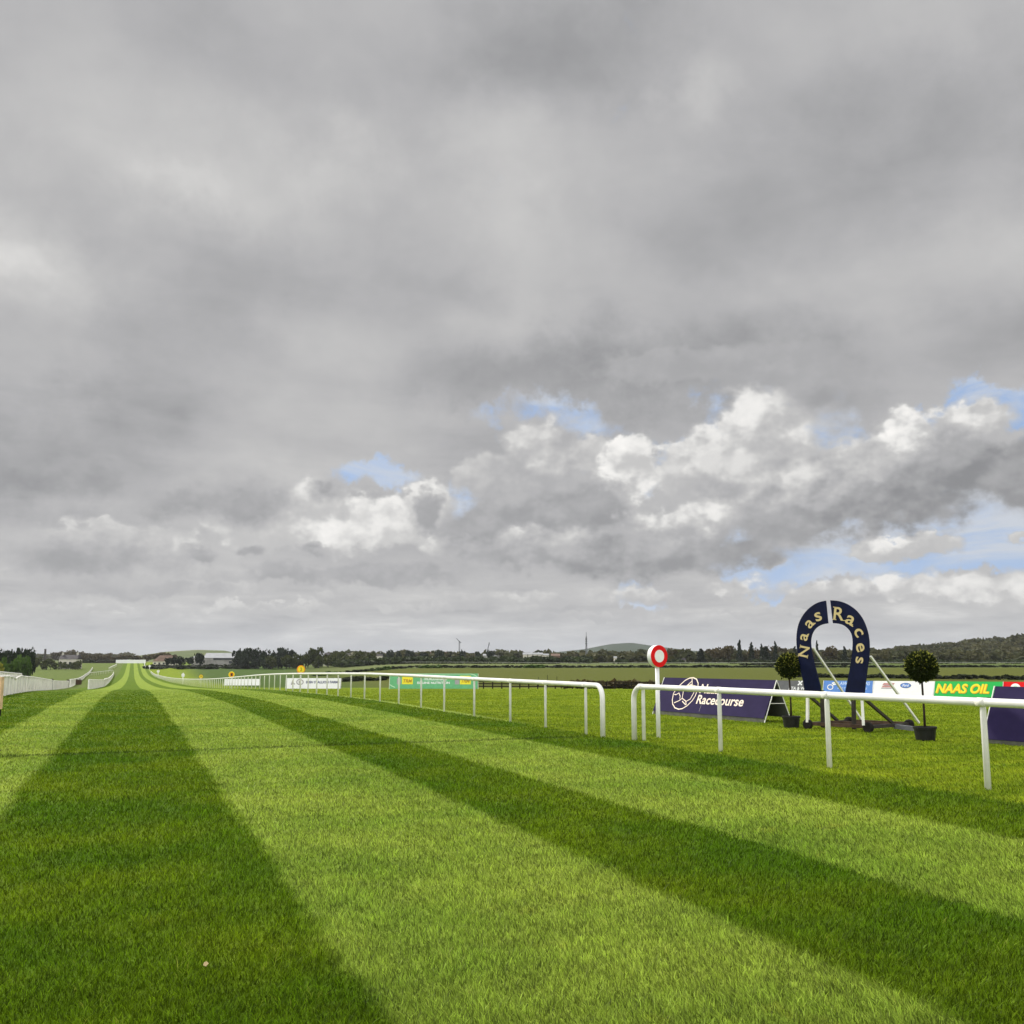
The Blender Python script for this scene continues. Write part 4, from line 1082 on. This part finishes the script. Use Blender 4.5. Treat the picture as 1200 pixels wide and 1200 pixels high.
# ------------------------------------------------------------------ world
world=bpy.data.worlds.new('World'); scene.world=world; world.use_nodes=True
nt=world.node_tree; nt.nodes.clear()
SUN_EL=R(36); SUN_AZC=R(-46)            # from the camera heading, negative = left
SUN_AZ=YAW+SUN_AZC                      # from +Y, clockwise
tc=new(nt,'ShaderNodeTexCoord'); DV=S(nt,tc.outputs['Generated'])
sp=new(nt,'ShaderNodeSeparateXYZ'); nt.links.new(DV.s,sp.inputs[0])
dx,dy,dz=[S(nt,sp.outputs[i]) for i in range(3)]
lx=dx*CA-dy*SA; ly=dx*SA+dy*CA
az=lx._m('ARCTAN2',ly)*57.2958
el=dz._m('ARCSINE')*57.2958
def sk(px,py):
    d=ray(px,py); a=d.x*CA-d.y*SA; b=d.x*SA+d.y*CA
    return math.degrees(math.atan2(a,b)),math.degrees(math.asin(d.z/d.length))
sky=new(nt,'ShaderNodeTexSky',sky_type='NISHITA'); sky.sun_disc=False; sky.sun_elevation=SUN_EL; sky.sun_rotation=SUN_AZ
sky.air_density=1.0; sky.dust_density=1.5; sky.ozone_density=1.5
AE=xyz(nt,az,el,0.0)
# irregular edges: warp of the coordinates
wn=new(nt,'ShaderNodeTexNoise'); nt.links.new(DV.s,wn.inputs['Vector']); wn.inputs['Scale'].default_value=9; wn.inputs['Detail'].default_value=6; wn.inputs['Roughness'].default_value=.62
ws=new(nt,'ShaderNodeSeparateColor'); nt.links.new(wn.outputs['Color'],ws.inputs[0]); WX=S(nt,ws.outputs[0]); WY=S(nt,ws.outputs[1])
wx=az+(WX-.5)*13.0
wy=el+(WY-.5)*8.0
WAE=None
def blob(vec,px,py,rx,ry,amt,hard=.0):
    a,e_=sk(px,py); k=.0475
    u=wx._m('MULTIPLY_ADD',1/(rx*k),-a/(rx*k)); v=wy._m('MULTIPLY_ADD',1/(ry*k),-e_/(ry*k))
    return u._m('MULTIPLY_ADD',u,v*v)._m('SQRT').ss(1.25,hard)*amt
def blobs(vec,L):
    t=None
    for b_ in L:
        q=blob(vec,*b_); t=q if t is None else t+q
    return t
# broad tone of the overcast sheet: positive = lighter
TONE=[(260,190,260,90,.10),(10,310,110,70,.20),(60,60,160,110,.06),(210,225,120,45,.10),(400,190,120,50,.08),(610,220,90,120,.10),(820,115,60,45,.09),
 (660,40,190,90,-.14),(1110,140,170,110,-.12),(860,250,200,90,-.07),(300,330,120,80,-.07),(1190,310,120,60,.08),(600,370,90,60,.06),(1010,20,140,50,.03),
 (640,440,230,60,-.15),(800,420,160,50,-.08),(940,440,90,80,-.10),(40,555,190,60,-.16),(150,500,120,50,-.08),(120,420,140,60,-.03),(380,430,110,60,.03),
 (350,500,140,50,.05),(160,665,240,50,.09),(420,540,90,40,.06),(300,540,160,30,.05),(1000,330,160,50,.05),(500,330,140,50,-.05),(700,300,120,60,.03),(60,420,100,50,.06),(200,450,100,40,-.04),(560,490,90,30,.06)]
tone=blobs(WAE,TONE)
fine=noise(nt,AE,.22,7,.6,.3)
f2_=noise(nt,AE,.9,5,.55)
HOLE=[(445,550,70,24,.9),(550,585,52,40,.9),(690,492,120,22,.30),(722,552,44,36,.9),(800,530,60,36,1.0),(1085,488,48,26,1.1),(1185,466,70,28,1.1),(905,645,90,46,1.2),(980,655,130,30,1.2),(1150,620,130,46,1.4),(1050,620,110,36,1.1),(740,690,50,18,1.0),(640,478,110,24,.45),(1140,655,120,26,1.0),(1195,605,70,50,1.2),(900,500,120,60,.9),(640,530,50,40,.45)]
hole=blobs(WAE,HOLE)
pz=dz._m('MAXIMUM',0.0)+.10
PP=xyz(nt,lx/pz,ly/pz,0.0)
sheet=(noise(nt,PP,.75,6,.52,.5)-.5)*.42+(noise(nt,PP,1.7,6,.55,.5)-.5)*.26+(noise(nt,PP,4.2,5,.6,.3)-.5)*.10
B=tone*.95+sheet*.9+.475+(fine-.5)*.12
strat=(noise(nt,xyz(nt,az*.05,el*.9,3.0),1.0,6,.6,.4)-.5)*.5+(noise(nt,xyz(nt,az*.20,el*.95,5.0),1.0,7,.6,.2)-.5)*1.3
Bl=strat*.62+.585
lw=(1.0-el.ss(2.0,6.5))*.85
B=B*(1.0-lw)+Bl*lw
def tint(v,warm=0):
    return ramp(nt,v.clamp(),[(0.0,(.17,.175,.185)),(.25,(.265,.268,.278)),(.45,(.445,.443,.452)),(.62,(.58,.575,.57)),(.78,(.82,.81,.79)),(1,(1.0,.98,.95))])
skys=new(nt,'ShaderNodeVectorMath',operation='SCALE'); nt.links.new(sky.outputs[0],skys.inputs[0]); skys.inputs['Scale'].default_value=.10
bluec=mixc(nt,.75,S(nt,skys.outputs[0]),(.31,.475,.80))
bluec=mixc(nt,(1.0-el.ss(1.5,11)),bluec,(.43,.56,.78))
wisp=noise(nt,xyz(nt,az*.12,el*.45,1.0),1.0,6,.6,.8).ss(.36,.66)
bluec=mixc(nt,wisp*.9,bluec,(.62,.65,.70))
gap=(hole-(fine-.5)*1.5-(f2_-.5)*.35).ss(.25,.75)
# cumulus painter
def off(dx_,dy_,sx=1,sy=1):
    v=new(nt,'ShaderNodeVectorMath',operation='ADD'); nt.links.new(AE.s,v.inputs[0]); v.inputs[1].default_value=(dx_,dy_,0)
    w=new(nt,'ShaderNodeVectorMath',operation='MULTIPLY'); nt.links.new(v.outputs[0],w.inputs[0]); w.inputs[1].default_value=(sx,sy,0)
    return S(nt,w.outputs[0])
def bil(dx_,dy_,sc_,det):
    return noise(nt,off(dx_,dy_,sc_,sc_*1.25),1.0,det,.52)
n0=bil(0,0,.30,7); nA=bil(0,0,.42,3); nB=bil(-.4,.75,.42,3); nC=bil(0,0,1.25,3); nD=bil(-.12,.22,1.25,3)
relief=(nA-nB)*1.9+(nC-nD)*.25
n1=bil(40,17,.75,5)
edge=(n0-.5)*2.2+(n1-.5)*.8
cwx=az+(nA-.5)*3.0+(n1-.5)*1.2
cwy=el+(nC-.5)*1.2+(nB-.5)*1.6
TS=(n1-.5)*.42+relief*.95+(nA-.5)*.5+.42
EK={k:(edge*(.55*k)+1.0) for k in (1.0,.8)}
def cloud(pa,pv,px,py,rx,ry,top,base,soft=.26,k=1.0):
    a,e_=sk(px,py); kk=.0475
    u=cwx._m('MULTIPLY_ADD',1/(rx*kk),-a/(rx*kk)); v=cwy._m('MULTIPLY_ADD',1/(ry*kk),-e_/(ry*kk))
    r=u._m('MULTIPLY_ADD',u,v*v)._m('SQRT')
    al=(EK[k]-r).ss(0.0,soft)
    t=u._m('MULTIPLY_ADD',-.10,v._m('MULTIPLY_ADD',.42,TS))
    w=t.ss(.0,1.05)._m('MULTIPLY_ADD',top-base,base)
    na=(1.0-pa)._m('MULTIPLY_ADD',al,pa)
    nv=(w-pv)._m('MULTIPLY_ADD',al,pv)
    return na,nv
CL=[ # far low line
 (120,668,150,16,.66,.5),(250,690,120,12,.68,.52),(330,712,140,9,.68,.54),(110,715,140,8,.64,.54),(560,700,70,13,.70,.52),(640,703,60,12,.72,.52),(690,694,40,12,.68,.55),(760,700,64,14,.76,.5),(860,690,52,17,.86,.52),(960,692,74,17,.80,.54),(1060,686,64,20,.86,.58),(1150,690,76,24,.80,.58),(1220,690,60,26,.8,.6),
 (500,712,90,9,.62,.5),(400,700,60,9,.64,.5),(700,722,120,8,.6,.5),(930,716,120,8,.64,.52),
 # small clouds in the blue
 (1065,640,58,17,.86,.55),(1105,632,26,11,.78,.58),(905,657,20,8,.66,.6),(1010,648,24,12,.74,.58),(1196,628,14,8,.7,.6),
 # bright heads left of centre
 (330,622,120,34,.80,.56),(430,612,95,42,.96,.64),(365,585,50,34,.80,.56),(500,596,34,40,.88,.56),(150,630,110,22,.68,.52),(190,642,80,20,.72,.5),(540,640,70,20,.76,.5),
 # tall heads
 (580,560,60,40,.66,.46),(640,535,60,54,.74,.44),(700,535,40,30,.70,.50),(905,505,84,60,.86,.50),(830,545,56,50,.84,.5),(785,560,40,40,.72,.5),(745,562,50,46,1.02,.60),(740,530,34,26,.95,.6),(1060,518,44,52,1.02,.52),(1140,492,56,30,.88,.5),(980,545,60,40,.80,.5),
 # bodies
 (620,600,110,48,.50,.34),(700,590,70,40,.46,.33),(880,570,90,50,.72,.42),(980,580,110,62,.74,.34),(1130,555,120,56,.42,.24),(1040,590,120,38,.44,.25),(1200,560,70,60,.40,.26),
 (800,618,84,36,.86,.42),(640,640,110,26,.72,.38),(740,655,190,34,.50,.30),(880,645,90,30,.42,.30),(900,620,60,34,.50,.34),(560,615,60,34,.46,.34),(590,650,90,26,.55,.36),
 # dark foreground scud
 (290,592,84,36,.43,.34),(210,588,80,34,.43,.34),(385,572,30,18,.42,.34),(500,600,20,30,.44,.36),(240,652,30,12,.42,.36),(290,648,16,10,.42,.36),(372,642,34,12,.40,.35),(90,652,130,34,.42,.35),(470,672,150,22,.50,.38),(330,672,70,18,.48,.4),(150,690,150,14,.52,.44),
 (960,465,66,62,.43,.34),(900,425,110,36,.46,.40),(780,430,120,26,.46,.40),(20,560,130,44,.38,.30),(110,560,90,30,.42,.34)]
zero=az*0.0
ca_,cv_=zero,zero+.5
for q in CL:
    lowc=q[1]>684
    sf=.6 if lowc else (.40 if q[4]>.6 else .62)
    if q[4]<.46 and q[0]<450: sf=.9
    if q[0] in (960,930) and q[1]<470: sf=1.1
    ca_,cv_=cloud(ca_,cv_,*q,soft=sf,k=.8 if lowc else 1.0)
# cv_ is premultiplied by its coverage
cov=ca_.clamp()
val=cv_
c=mixc(nt,gap,tint(B),bluec)
c=mixc(nt,cov,c,tint(val+(fine-.5)*.10))
hz=(1.0-el.ss(-.5,3.4))
c=mixc(nt,hz*.55,c,(.47,.50,.55))
behind=(ly*-1.0).ss(-.35,.6)  # unseen sky behind the camera, brightened as added fill for surfaces facing it
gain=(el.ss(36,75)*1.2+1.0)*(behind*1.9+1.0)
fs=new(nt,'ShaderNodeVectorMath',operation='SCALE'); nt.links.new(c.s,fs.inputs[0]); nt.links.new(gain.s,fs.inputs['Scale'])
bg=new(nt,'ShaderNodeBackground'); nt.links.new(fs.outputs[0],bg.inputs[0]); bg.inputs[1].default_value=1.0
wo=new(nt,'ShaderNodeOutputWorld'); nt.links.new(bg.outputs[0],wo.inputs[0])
world.cycles.sampling_method='NONE'

# sun
sl=bpy.data.lights.new('sun','SUN'); sl.energy=3.6; sl.angle=R(5.0); sl.color=(1,.95,.86)
so=bpy.data.objects.new('sun',sl); col.objects.link(so)
sd=Vector((math.sin(SUN_AZ)*math.cos(SUN_EL),math.cos(SUN_AZ)*math.cos(SUN_EL),math.sin(SUN_EL)))
so.rotation_euler=sd.to_track_quat('Z','Y').to_euler(); so.location=sd*50

# haze
hb=MB(); hb.box((0,0,60),(15100,15100,142)); 
hm=bpy.data.materials.new('pale_air'); hm.use_nodes=True; hn=hm.node_tree; hn.nodes.clear()
pv=new(hn,'ShaderNodeVolumePrincipled'); pv.inputs['Color'].default_value=(.86,.90,.96,1); pv.inputs['Density'].default_value=.000055; pv.inputs['Anisotropy'].default_value=.2
ho=new(hn,'ShaderNodeOutputMaterial'); hn.links.new(pv.outputs[0],ho.inputs['Volume'])
HAZE=True
if HAZE:
    o=hb.build('haze',hm); tag(o,'thin pale air over the whole course','haze',kind='stuff')

# camera
cd=bpy.data.cameras.new('camera'); cd.sensor_width=36; cd.sensor_height=36; cd.sensor_fit='HORIZONTAL'; cd.lens=36*F/1200; cd.clip_end=20000; cd.clip_start=.05
co=bpy.data.objects.new('camera',cd); col.objects.link(co); co.location=CAM; co.rotation_euler=(math.pi/2+PITCH,0,-YAW)
scene.camera=co
scene.view_settings.view_transform='Standard'; scene.view_settings.look='None'; scene.view_settings.exposure=0; scene.view_settings.gamma=1
scene.render.engine='CYCLES'
bpy.context.view_layer.update()
for o in ROOTS:
    kids=list(o.children)
    def first(n):
        for k in kids:
            if k.name.split('.')[0]==n: return k
    fp=first('front_panel'); dc_=first('disc'); pt=first('pot'); wl=first('wheel')
    for k in kids:
        n=k.name.split('.')[0]
        if fp and n in ('lettering','emblem','badge','badge_face','stripe','print','printed_square','seam'): k.parent=fp; k.location=(0,0,0)
        if dc_ and n in ('ring','face','lettering'): k.parent=dc_; k.location=(0,0,0)
        if pt and n=='soil': k.parent=pt; k.location=(0,0,0)
for o in ROOTS:
    if '_o' in o: del o['_o']
    for k in ('_w','_h'):
        if k in o: del o[k]
